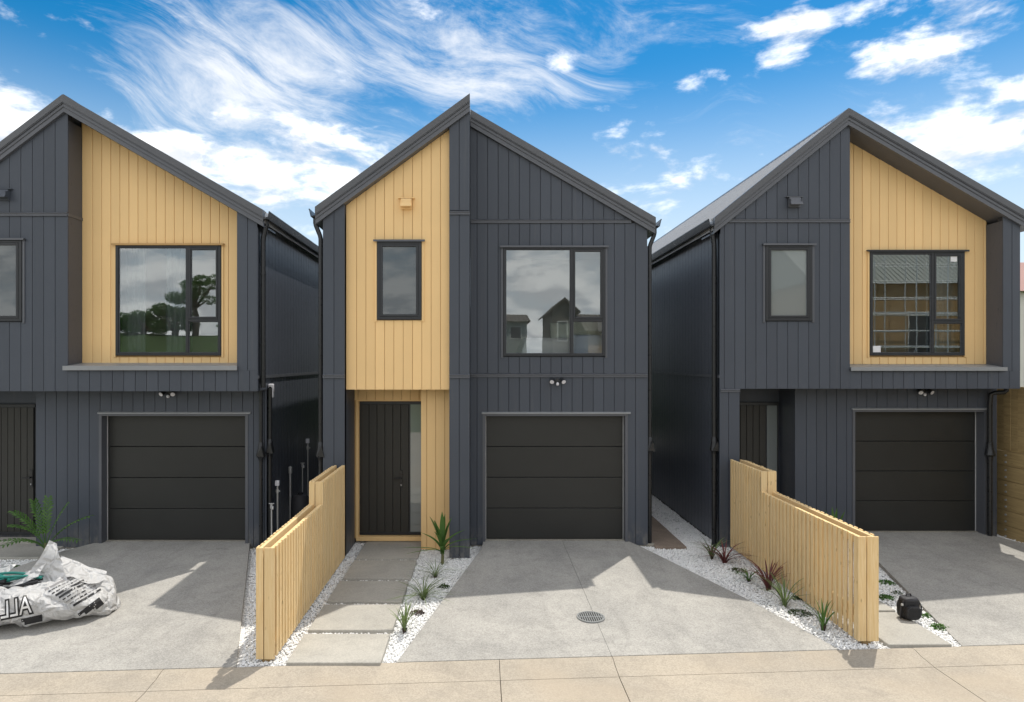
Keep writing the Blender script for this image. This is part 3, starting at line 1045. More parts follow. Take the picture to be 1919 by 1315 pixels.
# left strip
sx1 = -2.160
wl = backing('wall', mh, x0, sx1, ZB, 8, yL, M['back'], topL)
boards(wl, x0, sx1, 2.842, 9, yL, .179, -2.33, M['dark'], topL)
boards(wl, x0, sx1, ZB - .02, 2.778, yL, .179, -2.33, M['dark'])
flashing(mh, x0, sx1, yL, 2.780)
obj('return_wall', MB().box(sx1 - .03, sx1, yL + .017, 11.3, ZB - .02, 5.4), M['dark'], mh)
obj('footing', MB().box(x0 + .02, sx1 - .02, yL + .03, 11.3, -.2, ZB - .03), M['footing'], mh)
# ochre panel above the door
wx0, wx1, wz0, wz1 = -1.657, -.944, 3.715, 4.976
zg = 2.592
wl = backing('wall', mh, sx1 + .002, cx0 - .002, zg + .01, 8, yG, M['goldback'], topL, [(wx0, wx1, wz0, wz1)])
boards(wl, sx1 + .002, cx0 - .002, zg, 9, yG, .150, -1.99, M['gold'], topL, [(wx0 - .04, wx1 + .04, wz0 - .01, wz1 + .02)], gap=.006)
window(mh, wx0, wx1, wz0, wz1, yG, None, None, 'glassfrost', .050, M['flash'], M['gold'], sash=True)
room(mh, wx0 - .1, wx1 + .1, yG + .13, 3.3, 5.2, 1.2)
vent(mh, X(762, yG), Z(382, yG), yG, M['gold'], .17)
# entry recess
ex0, ex1, yD = sx1, cx0, 11.10
obj('entry_soffit', MB().box(ex0, ex1, yG + .12, 11.3, zg + .012, zg + .05), M['dark'], mh)
dx0, dx1, dz0, dz1 = -2.095, -.965, .035, 2.36
wl = backing('wall', mh, ex0, -.96, .0, zg, 11.0, M['goldback'], None, [(dx0 - .02, dx1 + .02, -.2, dz1 + .02)])
boards(wl, ex0, -1.0, dz1 + .02, zg, 11.0, .150, -2.1, M['gold'], None, (), gap=.006)
jm = MB().cbox(dx0 - .045, dx0, yD - .085, yD + .06, -.03, dz1 + .03, .004).cbox(dx0 - .04, dx1, yD - .083, yD + .06, dz1, dz1 + .03, .004)
jm.cbox(dx0 - .04, dx1, yD - .09, yD + .06, -.045, dz0 - .004, .004)
obj('door_frame', jm, M['gold'], mh)
front_door(mh, dx0, dx1, dz0, dz1, yD, X(769, yD), X(788, yD) + .05, X(752, yD), 6)
# ochre wall right of the door
yW = 10.66
wl = backing('wall', mh, -.985, cx0 - .002, ZB - .01, zg, yW, M['goldback'])
boards(wl, -.985, cx0 - .002, ZB - .02, zg, yW, .150, -.89, M['gold'], None, (), gap=.006)
obj('return_wall', MB().box(-.986, -.955, yW + .017, 11.2, ZB - .02, zg), M['gold'], mh)
obj('footing', MB().box(-.96, cx0, yW + .03, 11.2, -.2, ZB - .03), M['footing'], mh)
# pipes
side_boards(mh, x1, 1, yR_ + .03, YB, ZB, 5.40)
side_boards(mh, x0, -1, yL + .03, YB, ZB, 5.40)
downpipe(mh, x0 - .05, yL + .06, 5.36, -.12, x0 - .135, None, 1.62)
downpipe(mh, x1 + .055, yR_ + .06, 5.33, -.12, x1 + .14, None, 1.62)
obj('gully', MB().lathe((x1 + .055, yR_ + .06, -.12), [(.09, 0), (.09, .06), (.06, .075)], 16), M['footing'], mh)
# bed in the room behind the window
bd = thing('bed', 'white duvet bed with pale pillows seen through the bedroom window', 'bed', (1.66, 12.2, 2.85))
obj('bed_base', MB().cbox(.75, 2.6, 11.15, 13.1, 2.852, 3.10, .02), M['duvet'], bd)
bm = bmesh.new()
bmesh.ops.create_grid(bm, x_segments=28, y_segments=22, size=.5)
for p in bm.verts:
    u, v = p.co.x * 2, p.co.y * 2
    e = max(abs(u), abs(v))
    drop = max(0, e - .86) / .14
    p.co = (1.66 + u * .98, 12.05 + v * .98, 3.46 - .42 * drop ** 1.3 + .035 * noise.noise((u * 3, v * 3, 1)) + .02 * noise.noise((u * 9, v * 9, 4)))
obj('duvet', MB().bm(bm), M['duvet'], bd, smooth='all')
def cushion(parent, c, sx, sy, sz, mat, tilt=0.0, nm='pillow'):
    bm = bmesh.new()
    bmesh.ops.create_cube(bm, size=2)
    bmesh.ops.subdivide_edges(bm, edges=list(bm.edges), cuts=6, use_grid_fill=True)
    for p in bm.verts:
        u, v, q = p.co
        f = (1 - abs(u) ** 4 * .9) * (1 - abs(v) ** 4 * .9)
        co_ = Vector((u * sx, q * sy * (0.12 + .88 * f), v * sz))
        co_ = Matrix.Rotation(tilt, 3, 'X') @ co_
        p.co = co_ + Vector(c)
    obj(nm, MB().bm(bm), mat, parent, smooth='all')
cushion(bd, (1.86, 11.36, 3.62), .25, .12, .19, M['pillow'], R(-25))
cushion(bd, (2.26, 11.40, 3.62), .24, .12, .19, M['duvet'], R(-25))
cushion(bd, (1.50, 11.5, 3.57), .24, .12, .18, M['pillow'], R(-25))
bm = bmesh.new()
bmesh.ops.create_grid(bm, x_segments=16, y_segments=16, size=.5)
for p in bm.verts:
    u, v = p.co.x * 2, p.co.y * 2
    p.co = (2.08 + u * .52, 11.14 + v * .14 - .02, 3.50 - max(0, -v) ** 1.5 * .45 + .012 * math.sin(u * 30) * math.cos(v * 22))
obj('throw', MB().bm(bm), M['blanket'], bd, smooth='all')

# ------------------------------------------------------------------ left house
lh = thing('townhouse', 'charcoal townhouse with square ochre window panel next to the white bag and palm', 'house', (-6.3, 13, 0), 'townhouses in the row')
yU, yLo, yP = 10.30, 10.75, 10.67
x0, x1 = -9.03, -3.588
xr, zr = -6.672, 7.298
xe0, ze0, xe1, ze1 = -9.14, 5.42, -3.475, 5.46
sL = (zr - ze0) / (xr - xe0); sR = (ze1 - zr) / (xe1 - xr)
topL = lambda x, xe0=xe0, ze0=ze0, sL=sL: ze0 + (x - xe0) * sL - TH - .002
topR = lambda x, xr=xr, zr=zr, sR=sR: zr + (x - xr) * sR - TH - .002
roof(lh, xe0, ze0, xr, zr, xe1, ze1, yU - .05, yU - .05, YB)
shell(lh, x0, x1, yLo, yLo, 0)
zs = 2.572                              # soffit of the upper floor
ix0 = X(127, yU); ix1 = X(444, yU)      # the recessed panel
swx0, swx1 = -8.07, -7.36
wl = backing('wall', lh, x0, ix0, zs, 9, yU, M['back'], topL, [(swx0, swx1, 3.69, 5.0)])
ph = X(127, yU) - .02
boards(wl, x0, ix0, 5.447, 9, yU, .184, ph, M['dark'], topL)
boards(wl, x0, ix0, zs - .006, 5.380, yU, .184, ph, M['dark'], topL, [(swx0 - .04, swx1 + .04, 3.68, 5.02)])
flashing(lh, x0 + .1, ix0 - .004, yU, 5.382)
window(lh, swx0, swx1, 3.69, 5.0, yU, None, None, 'glassfrost', .05, sash=True)
room(lh, swx0 - .1, swx1 + .1, yU + .13, 3.3, 5.2, 1.2)
vent(lh, X(9, yU), Z(365, yU), yU, M['dark'], .18)
# band below the panel and right strip
zsill = Z(694, yU)
wl = backing('wall', lh, ix0, x1, zs, zsill, yU, M['back'])
boards(wl, ix0, x1, zs - .006, zsill - .002, yU, .184, ph, M['dark'])
wl = backing('wall', lh, ix1, x1, zsill, 9, yU, M['back'], topR)
boards(wl, ix1, x1, zsill, 9, yU, .184, ix1 + .17, M['dark'], topR)
obj('return_wall', MB().box(ix0 - .03, ix0 + .001, yU + .017, yP + .05, zsill - .1, 6.93), M['side'], lh)
obj('return_wall', MB().box(ix1 - .001, ix1 + .03, yU + .017, yP + .05, zsill - .1, 5.45), M['dark'], lh)
fl = MB().box(ix0 + .001, ix0 + .014, yU - .004, yP, 5.384, 5.430)
obj('belt_flashing', fl, M['flash'], lh)
# sill tray
st = MB().prism([(ix0 - .05, zsill + .004), (ix1 + .02, zsill + .004), (ix1 + .02, zsill + .075), (ix0 - .05, zsill + .075)], yU - .055, yU - .035)
st.add([(ix0 + .002, yU - .036, zsill + .074), (ix1 - .002, yU - .036, zsill + .074), (ix1 - .002, yP + .02, zsill + .125), (ix0 + .002, yP + .02, zsill + .125),
        (ix0 + .002, yU - .036, zsill + .05), (ix1 - .002, yU - .036, zsill + .05), (ix1 - .002, yP + .02, zsill + .09), (ix0 + .002, yP + .02, zsill + .09)],
       [(0, 1, 2, 3), (7, 6, 5, 4), (0, 4, 5, 1), (1, 5, 6, 2), (2, 6, 7, 3), (3, 7, 4, 0)])
obj('sill_tray', st, M['flash2'], lh)
wx0, wx1, wz0, wz1 = X(218, yP), X(415, yP), Z(666, yP), Z(459, yP)
wl = backing('wall', lh, ix0 - .02, ix1 + .02, zsill - .02, 9, yP, M['goldback'], topR, [(wx0, wx1, wz0, wz1)])
boards(wl, ix0 + .001, ix1 + .08, Z(681, yP), 9, yP, .151, X(173.6, yP), M['gold'], topR, [(wx0 - .04, wx1 + .04, wz0 - .03, wz1 + .02)], gap=.006)
window(lh, wx0, wx1, wz0, wz1, yP, X(352, yP), Z(600, yP), 'glass', .048, M['goldback'], M['gold'])
room(lh, wx0 - .5, wx1 + .4, yP + .13, 2.85, 5.25, 3.0, [(wx0 - .3, wx0 + .38), (wx0 + .72, wx0 + 1.15)])
# ground floor
gx0, gx1, gz1 = X(191, yLo), X(460, yLo), 2.13
lx0 = X(67, yLo)
obj('entry_soffit', MB().box(x0 + .03, x1 - .03, yU + .02, yLo + .6, zs + .001, zs + .029), M['dark'], lh)
wl = backing('wall', lh, lx0, x1, ZB, zs - .002, yLo, M['back'], None, [(gx0 - .044, gx1 + .044, -1, gz1 + .034)])
boards(wl, lx0, x1, ZB - .01, zs - .002, yLo, .184, lx0 + .16, M['dark'], None, [(gx0 - .045, gx1 + .045, -1, gz1 + .035)])
wall_base(lh, lx0, gx0 - .05, yLo); wall_base(lh, gx1 + .05, x1, yLo)
garage(lh, gx0, gx1, gz1, yLo, yLo + .15)
security_light(lh, X(318, yLo), Z(736, yLo) + .0, yLo)
obj('return_wall', MB().box(lx0, lx0 + .03, yLo + .018, 11.6, ZB, zs - .002), M['dark'], lh)
wl = backing('wall', lh, x0, lx0, -.05, zs, 11.2, M['dark'])
front_door(lh, -8.72, X(66, 11.17), .02, 2.30, 11.17, -8.70, -8.5, X(59, 11.17) , 6)
obj('step', MB().cbox(x0, lx0 - .02, 10.9, 11.19, -.2, -.02, .01), M['paver'], lh)
# side wall, gutter pipe and belts
side_boards(lh, x1, 1, yU + .03, YB, 2.82, 5.40)
side_boards(lh, x1, 1, yLo + .03, YB, ZB, 2.765)
side_boards(lh, x1, 1, yU + .03, yLo + .02, zs, 2.765)
side_boards(lh, x0, -1, yLo + .03, YB, ZB, 5.2)
obj('side_wall', MB().box(x1 - .12, x1 - .02, yU + .12, yLo + .12, zs + .03, 5.38), M['back'], lh)
obj('belt_flashing', MB().box(x1 - .01, x1 + .022, yU + .0, YB, 2.767, 2.818), M['flash'], lh)
obj('corner_trim', MB().box(x1 - .006, x1 + .009, yU - .004, yU + .05, zs, 5.2), M['dark'], lh)
dpx = x1 + .062
downpipe(lh, dpx, yU + .10, 5.36, 2.62, dpx + .05, None, None, .042)
downpipe(lh, dpx - .02, yLo + .05, 2.60, -.12, None, None, 1.60, .038)
downpipe(lh, x1 - .07, yLo - .07, 2.55, -.12, None, None, 1.56, .030)

# ------------------------------------------------------------------ right house
rh = thing('townhouse', 'charcoal townhouse with ochre window panel beside the tall timber retaining wall', 'house', (6.6, 13, 0), 'townhouses in the row')
yU, yLo, yP = 10.80, 11.30, 11.16
x0, x1 = 4.05, 9.108
xr, zr = 6.185, 7.275
xe0, ze0, xe1, ze1 = 3.93, 5.452, 9.235, 5.505
sL = (zr - ze0) / (xr - xe0); sR = (ze1 - zr) / (xe1 - xr)
topL = lambda x, xe0=xe0, ze0=ze0, sL=sL: ze0 + (x - xe0) * sL - TH - .002
topR = lambda x, xr=xr, zr=zr, sR=sR: zr + (x - xr) * sR - TH - .002
roof(rh, xe0, ze0, xr, zr, xe1, ze1, yU - .05, yU - .05, YB)
shell(rh, x0, x1, yLo, yLo, 0)
zs = Z(727.5, yU)
ix0 = X(1593, yU); ix1 = X(1880, yU)
swx0, swx1 = X(1434, yU), X(1521, yU)
sz0, sz1 = Z(601, yU), Z(459, yU)
wl = backing('wall', rh, x0, ix0, zs, 9, yU, M['back'], topL, [(swx0, swx1, sz0, sz1)])
ph = X(1575, yU)
boards(wl, x0, ix0, 5.452, 9, yU, .178, ph, M['dark'], topL)
boards(wl, x0, ix0, zs - .006, 5.385, yU, .178, ph, M['dark'], topL, [(swx0 - .04, swx1 + .04, sz0 - .01, sz1 + .02)])
flashing(rh, x0 + .12, ix0 - .002, yU, 5.387)
window(rh, swx0, swx1, sz0, sz1, yU, None, None, 'glassfrost2', .05, sash=True)
room(rh, swx0 - .1, swx1 + .1, yU + .13, 3.3, 5.2, 1.2)
vent(rh, X(1487, yU), Z(379, yU), yU, M['flash'], .19)
zsill = Z(695, yU)
wl = backing('wall', rh, ix0, x1, zs, zsill, yU, M['back'])
boards(wl, ix0, x1, zs - .006, zsill - .002, yU, .178, ph, M['dark'])
wl = backing('wall', rh, ix1, x1, zsill, 9, yU, M['back'], topR)
boards(wl, ix1, x1, zsill, 9, yU, .178, ix1 + .15, M['dark'], topR)
obj('return_wall', MB().box(ix0 - .03, ix0 + .001, yU + .017, yP + .05, zsill - .1, 6.93), M['dark'], rh)
obj('return_wall', MB().box(ix1 - .001, ix1 + .03, yU + .017, yP + .05, zsill - .1, 5.42), M['side'], rh)
st = MB().prism([(ix0 - .01, zsill + .004), (ix1 + .03, zsill + .004), (ix1 + .03, zsill + .065), (ix0 - .01, zsill + .065)], yU - .055, yU - .035)
st.add([(ix0 + .002, yU - .036, zsill + .064), (ix1 - .002, yU - .036, zsill + .064), (ix1 - .002, yP + .02, zsill + .115), (ix0 + .002, yP + .02, zsill + .115),
        (ix0 + .002, yU - .036, zsill + .04), (ix1 - .002, yU - .036, zsill + .04), (ix1 - .002, yP + .02, zsill + .08), (ix0 + .002, yP + .02, zsill + .08)],
       [(0, 1, 2, 3), (7, 6, 5, 4), (0, 4, 5, 1), (1, 5, 6, 2), (2, 6, 7, 3), (3, 7, 4, 0)])
obj('sill_tray', st, M['flash2'], rh)
wx0, wx1, wz0, wz1 = X(1629, yP), X(1806, yP), Z(666, yP), Z(471, yP)
wl = backing('wall', rh, ix0 - .02, ix1 + .02, zsill - .02, 9, yP, M['goldback'], topR, [(wx0, wx1, wz0, wz1)])
boards(wl, ix0 - .05, ix1 - .002, Z(682, yP), 9, yP, .151, X(1616, yP), M['gold'], topR, [(wx0 - .04, wx1 + .04, wz0 - .03, wz1 + .02)], gap=.006)
rw = window(rh, wx0, wx1, wz0, wz1, yP, X(1746, yP), Z(603.5, yP), 'glass', .048, M['frame'], M['gold'])
for q in ((1634, 1650, 660, 648), (1781, 1793, 490, 479)):
    obj('sticker', MB().box(X(q[0], yP), X(q[1], yP), yP - .0055, yP - .0045, Z(q[2], yP), Z(q[3], yP)), M['sticker'], rw)
room(rh, wx0 - .5, wx1 + .4, yP + .13, 2.85, 5.25, 3.0, [(wx1 - .5, wx1 + .2)])
# ground floor
obj('entry_soffit', MB().box(x0 + .03, x1 - .03, yU + .02, yLo + .8, zs + .001, zs + .029), M['dark'], rh)
px1 = X(1386, yU)
wl = backing('wall', rh, x0, px1, ZB, zs - .002, yU, M['back'])
boards(wl, x0, px1, ZB - .02, 2.53, yU, .178, x0 + .14, M['dark'])
flashing(rh, x0, px1 + .004, yU, 2.532, .05)
obj('return_wall', MB().box(px1 - .03, px1, yU + .017, 11.95, ZB - .02, zs - .002), M['dark'], rh)
gx0, gx1, gz1 = X(1602, yLo), X(1844, yLo), Z(771.5, yLo)
lx0 = X(1490, yLo)
wl = backing('wall', rh, lx0, 9.12, ZB, zs - .002, yLo, M['back'], None, [(gx0 - .044, gx1 + .044, -1, gz1 + .034)])
boards(wl, lx0, 9.12, ZB - .01, zs - .002, yLo, .178, lx0 + .2, M['dark'], None, [(gx0 - .045, gx1 + .045, -1, gz1 + .035)])
wall_base(rh, lx0, gx0 - .05, yLo); wall_base(rh, gx1 + .05, 9.1, yLo)
obj('return_wall', MB().box(lx0 - .001, lx0 + .03, yLo + .018, 11.9, ZB - .02, zs - .002), M['side'], rh)
garage(rh, gx0, gx1, gz1, yLo, yLo + .18)
security_light(rh, X(1729, yLo), Z(733, yLo), yLo)
wl = backing('wall', rh, px1 - .02, lx0, -.05, zs, 11.88, M['dark'])
front_door(rh, X(1391, 11.85) - .3, lx0 - .02, .02, 2.29, 11.85, X(1438, 11.85), X(1457, 11.85), X(1428, 11.85), 6)
obj('step', MB().cbox(px1, lx0 - .02, 11.6, 11.87, -.2, -.02, .01), M['paver'], rh)
side_boards(rh, x0, -1, yU + .03, YB, 2.82, 5.40)
side_boards(rh, x0, -1, yU + .03, YB, ZB, 2.765)
side_boards(rh, x1, 1, yU + .03, yLo + .5, zs, 5.28)
obj('side_wall', MB().box(x0 + .02, x0 + .12, yU + .118, yLo + .12, -.2, 5.38), M['back'], rh)
obj('side_wall', MB().box(x1 - .12, x1 - .02, yU + .118, yLo + .12, zs + .03, 5.38), M['back'], rh)
obj('footing', MB().box(x0 + .02, x0 + .1, yU + .02, 20, -.2, ZB - .001), M['footing'], rh)
obj('belt_flashing', MB().box(x0 - .022, x0 + .01, yU + .0, YB, 2.767, 2.818), M['flash'], rh)
obj('corner_trim', MB().box(x0 - .009, x0 + .006, yU - .004, yU + .05, ZB, 5.2), M['dark'], rh)
downpipe(rh, x0 - .062, yU + .12, 5.36, -.12, x0 - .09, None, 1.62, .042)
dp = obj('downpipe', MB().tube([(9.12, yU + .3, zs + .01), (9.12, yU + .3, zs - .05), (9.09, yU + .3, zs - .08), (8.97, yU + .36, zs - .09), (8.93, yU + .40, zs - .12), (8.93, yU + .42, zs - .3), (8.93, yU + .42, -.12)], .038, 14), M['pipe'], rh, smooth=True)
obj('leaf_diverter', MB().lathe((8.93, yU + .42, 1.5), [(.04, .14), (.05, .13), (.05, .05), (.08, -.06), (.085, -.09), (.05, -.12), (.04, -.2)], 14), M['pipe'], dp, smooth=True)

# ------------------------------------------------------------------ slat fences
def slat_mesh(h):
    mb = MB().cbox(-.010, .010, -.0315, .0315, 0, h, .003)
    me = bpy.data.meshes.new('slat')
    me.from_pydata(mb.v, [], mb.f); me.update(); me.materials.append(M['slat'])
    return me


ZS = -.055
LOWT, HIGHT = 1.105, 1.405
me_low, me_high = slat_mesh(LOWT - ZS), slat_mesh(HIGHT - ZS)


def fence(xa, xb, y0, ys, y1, label):
    """double-sided: slats on both faces of a post-and-rail core; low from y0 to ys, tall from ys to y1"""
    f_ = thing('slat_fence', label, 'fence', ((xa + xb) / 2, (y0 + y1) / 2, GZ), 'slatted garden fences')
    pitch = .104
    n = int((y1 - y0 - .03) / pitch)
    for x, st0 in ((xa + .010, .058), (xb - .010, .058 + pitch * .5)):
        for k in range(n):
            y = y0 + st0 + k * pitch
            if y > y1 - .03:
                break
            high = y > ys
            o_ = obj('slat', me_high if high else me_low, None, f_, loc=(x + random.uniform(-.001, .001), y, ZS + random.uniform(-.004, .004)))
            o_.rotation_euler = (random.uniform(-.002, .002), 0, random.uniform(-.012, .012))
    xm = (xa + xb) / 2
    for (py, pt) in ((y0 + .07, LOWT - .02), ((y0 + ys) / 2, LOWT - .05), (ys + .05, HIGHT - .02), (y1 - .07, HIGHT - .02)):
        obj('post', MB().cbox(xm - .042, xm + .042, py - .042, py + .042, -.2, pt - .03, .004), M['post'], f_)
    for s, x in ((-1, xa + .021), (1, xb - .021)):
        a, b = (x, x + .036) if s < 0 else (x - .036, x)
        for z in (LOWT - .095, .10):
            obj('rail', MB().cbox(a, b, y0 + .028, ys - .01, z, z + .088, .003), M['slat'], f_)
        for z in (HIGHT - .095, .10):
            obj('rail', MB().cbox(a, b, ys + .012, y1 - .005, z, z + .088, .003), M['slat'], f_)
    wdt = (xb - xa)
    # closing boards on the near end and on the step
    g = .009
    for yy, z0_, z1_ in ((y0, ZS, LOWT), (ys - .012, LOWT - .16, HIGHT)):
        obj('end_board', MB().cbox(xa + .001, xa + wdt * .42 - g / 2, yy, yy + .02, z0_, z1_, .003), M['slat'], f_)
        obj('end_board', MB().cbox(xa + wdt * .42 + g / 2, xb - .001, yy, yy + .02, z0_, z1_, .003), M['slat'], f_)
    return f_


fence(-2.335, -2.140, 6.66, 8.74, 10.17, 'stepped pine slat fence beside the doorway path of paving slabs')
fence(4.185, 4.415, 7.09, 9.55, 10.76, 'stepped pine slat fence with flaxes planted along its foot')

# timber retaining wall and paling fence by the right house
rwl = thing('retaining_wall', 'tall timber sleeper retaining wall with palings on top, beside a black downpipe', 'wall', (9.45, 12, GZ))
z = -.15
for k in range(6):
    obj('sleeper', MB().cbox(9.40 + random.uniform(0, .006), 9.47, 7.2, 19.9, z + .003, z + .262, .006), M['sleeper'], rwl)
    z += .265
for k in range(64):
    obj('paling', MB().cbox(9.44 + (k % 2) * .004, 9.46 + (k % 2) * .004, 7.2 + k * .15 + .002, 7.35 + k * .15 - .002, z, 2.60, .003), M['sleeper'], rwl)
for yy in (8.2, 9.9, 11.45, 13.2, 15):
    obj('post', MB().cbox(9.475, 9.6, yy - .07, yy + .07, -.2, 2.5, .01), M['post'], rwl)
    for k in range(6):
        for dz in (.07, .19):
            obj('bolt', MB().tube([(9.405, yy, -.15 + k * .265 + dz), (9.386, yy, -.15 + k * .265 + dz)], .018, 8), M['bolt'], rwl)


# ------------------------------------------------------------------ plants
def blade(mb, base, az_, h, lean, wd, droop, seg=6, fold=.25):
    """one strap leaf: rises, leans out and droops"""
    d = Vector((math.cos(az_), math.sin(az_), 0)); sd = Vector((-d.y, d.x, 0))
    vs = []; fs = []
    for i in range(seg + 1):
        q = i / seg
        out_ = lean * q ** 1.4 + droop * q ** 3 * .6
        up_ = h * (q - droop * q ** 3 * .55)
        p = Vector(base) + d * out_ + Vector((0, 0, up_))
        ww = wd * (0.55 + .9 * q) * (1 - q ** 3) + .0006 if q < 1 else .0008
        vs += [p - sd * ww + d * -fold * ww, p + d * fold * ww, p + sd * ww + d * -fold * ww]
    for i in range(seg):
        a = i * 3
        fs += [(a, a + 1, a + 4, a + 3), (a + 1, a + 2, a + 5, a + 4)]
    mb.add(vs, fs)


def clump(name, label, cat, px, py, h, n, spread, wd, mat, droop=.35, group=None, xy=None):
    x, y = xy if xy else G(px, py)
    t_ = thing(name, label, cat, (x, y, GZ), group)
    mb = MB()
    for k in range(n):
        a = random.uniform(0, 2 * math.pi)
        r0 = random.uniform(0, .25) * spread
        hh = h * random.uniform(.55, 1.05)
        blade(mb, (x + r0 * math.cos(a) * .5, y + r0 * math.sin(a) * .5, GZ - .01), a + random.uniform(-.4, .4), hh, spread * random.uniform(.25, 1.0), wd * random.uniform(.7, 1.2), droop * random.uniform(.2, 1.5))
    obj('foliage', mb, mat, t_, smooth='all')
    cr = MB()
    for k in range(10):
        a = k / 10 * 2 * math.pi
        blade(cr, (x + .015 * math.cos(a), y + .015 * math.sin(a), GZ - .015), a, h * .22, .02, wd * 1.3, 0, 3)
    obj('crown_base', cr, M['matbrown'], t_, smooth='all')
    return t_


GB = 'grassy clumps in the pebble bed'
clump('grass_clump', 'small dull green tuft just in front of the cordyline', 'plant', 816, 1083, .27, 34, .13, .005, M['leaf2'], .5)
clump('grass_clump', 'spreading pale green tuft beside a dark low plant and the paving slabs', 'plant', 793, 1124, .30, 46, .19, .0055, M['leaf2'], .6)
clump('grass_clump', 'tall upright green blades at the edge of the paving slabs', 'plant', 758, 1186, .40, 26, .13, .009, M['leaf2'], .2)
clump('grass_clump', 'green strap plant touching the first red flax by the house corner', 'plant', 1334, 1047, .40, 22, .17, .012, M['leaf2'], .35)
clump('flax', 'red flax beside a green strap plant at the fence foot', 'plant', 1358, 1055, .40, 34, .24, .011, M['flax'], .5)
clump('grass_clump', 'short dark green tuft between two red flaxes', 'plant', 1403, 1090, .22, 22, .09, .008, M['leaf'], .3)
clump('flax', 'larger red flax standing alone halfway along the fence', 'plant', 1439, 1106, .50, 32, .26, .011, M['flax'], .4)
clump('grass_clump', 'green strap plant with slender arching leaves past the larger red flax', 'plant', 1470, 1136, .45, 26, .20, .010, M['leaf2'], .3)
clump('grass_clump', 'sparse dark bladed plant at the road end of the fence', 'plant', 1543, 1182, .44, 11, .16, .012, M['leaf'], .2)


def ground_mat(label, px, py, r, mat, n=90, xy=None):
    x, y = xy if xy else G(px, py)
    mb = MB()
    for k in range(n):
        a = random.uniform(0, 2 * math.pi); q = r * math.sqrt(random.random())
        c = Vector((x + q * math.cos(a), y + q * math.sin(a) * .9, GZ + random.uniform(.012, .05) * (1.2 - q / r)))
        u = Vector((random.uniform(-1, 1), random.uniform(-1, 1), random.uniform(.0, .8))).normalized()
        v = u.cross(Vector((random.uniform(-.4, .4), random.uniform(-.4, .4), 1))).normalized()
        s = random.uniform(.014, .028)
        mb.add([c - u * s, c + v * s * .45, c + u * s, c - v * s * .45], [(0, 1, 2, 3)])
    o_ = obj('ground_cover', mb, mat)
    tag(o_, label, 'plant')
    return o_


ground_mat('dark low plant behind the spreading pale tuft', 832, 1101, .085, M['mat'])
ground_mat('brown low plant beside tall upright blades', 781, 1150, .10, M['matbrown'], 130)
ground_mat('low green mat between first red flax and short tuft', 1383, 1070, .12, M['mat'], 120)
ground_mat('broad low green mat on the pebbles near the road end of the fence', 1500, 1150, .14, M['mat'], 150)
ground_mat('low green mat against the fence foot behind the green strap plant', 1494, 1122, .07, M['mat'])
ground_mat('upper of two bright mats beyond the right fence', 1662, 1093, .11, M['leaf'], 170)
ground_mat('tiny sparse low plant between the two bright mats', 1681, 1112, .07, M['mat'], 40)
ground_mat('bright mat touching the cut paving slab beyond the right fence', 1661, 1121, .10, M['leaf'], 170)
ground_mat('bright green mat in the pebbles closest to the road, past the backpack', 1763, 1177, .11, M['leaf'], 200)
ground_mat('green mat hidden behind the black backpack', 1704, 1128, .11, M['leaf'], 150)
ground_mat('green low plant at the side of the black backpack', 1736, 1156, .06, M['leaf'], 70)
ground_mat('flat green mat in the pebbles left of the palm', 25, 1064, .10, M['leaf'], 170)

# cordyline by the doorway: broad strap leaves
def cordyline(label, x, y, h, leaves, mat=None):
    t_ = thing('cordyline', label, 'plant', (x, y, GZ))
    obj('stem', MB().tube([(x, y, GZ - .03), (x + .004, y, GZ + h * .18), (x, y, GZ + h * .3)], [.026, .022, .018], 10), M['stem'], t_, smooth=True)
    for (a, hh, lean, wd, dr_) in leaves:
        mb = MB()
        blade(mb, (x, y, GZ + h * .24), R(a), hh, lean, wd, dr_, 9, .35)
        obj('leaf', mb, mat or M['leaf'], t_, smooth='all')
    return t_


cxx, cyy = G(829, 1056)
cordyline('green cordyline with broad sword leaves between ochre wall and charcoal column', cxx, cyy, .62,
          [(100, .66, .03, .050, .02), (175, .60, .17, .046, .05), (200, .56, .10, .046, .05), (20, .58, .12, .044, .06), (60, .62, .06, .046, .03), (140, .52, .14, .042, .08),
           (240, .44, .14, .038, .15), (300, .40, .16, .036, .3), (5, .34, .20, .030, .6), (185, .20, .20, .026, .8), (330, .28, .20, .028, .7), (215, .20, .20, .026, .8), (30, .42, .18, .032, .4), (150, .36, .18, .032, .4), (270, .30, .16, .03, .5)])
cordyline('green cordyline with its leaf tips showing above the right slat fence', 5.72, 10.35, .55,
          [(90, .66, .05, .036, .02), (0, .62, .16, .034, .04), (180, .60, .18, .034, .06), (40, .64, .10, .034, .03), (140, .62, .12, .034, .03), (220, .5, .2, .03, .15), (320, .5, .2, .03, .15), (270, .5, .16, .03, .1)])

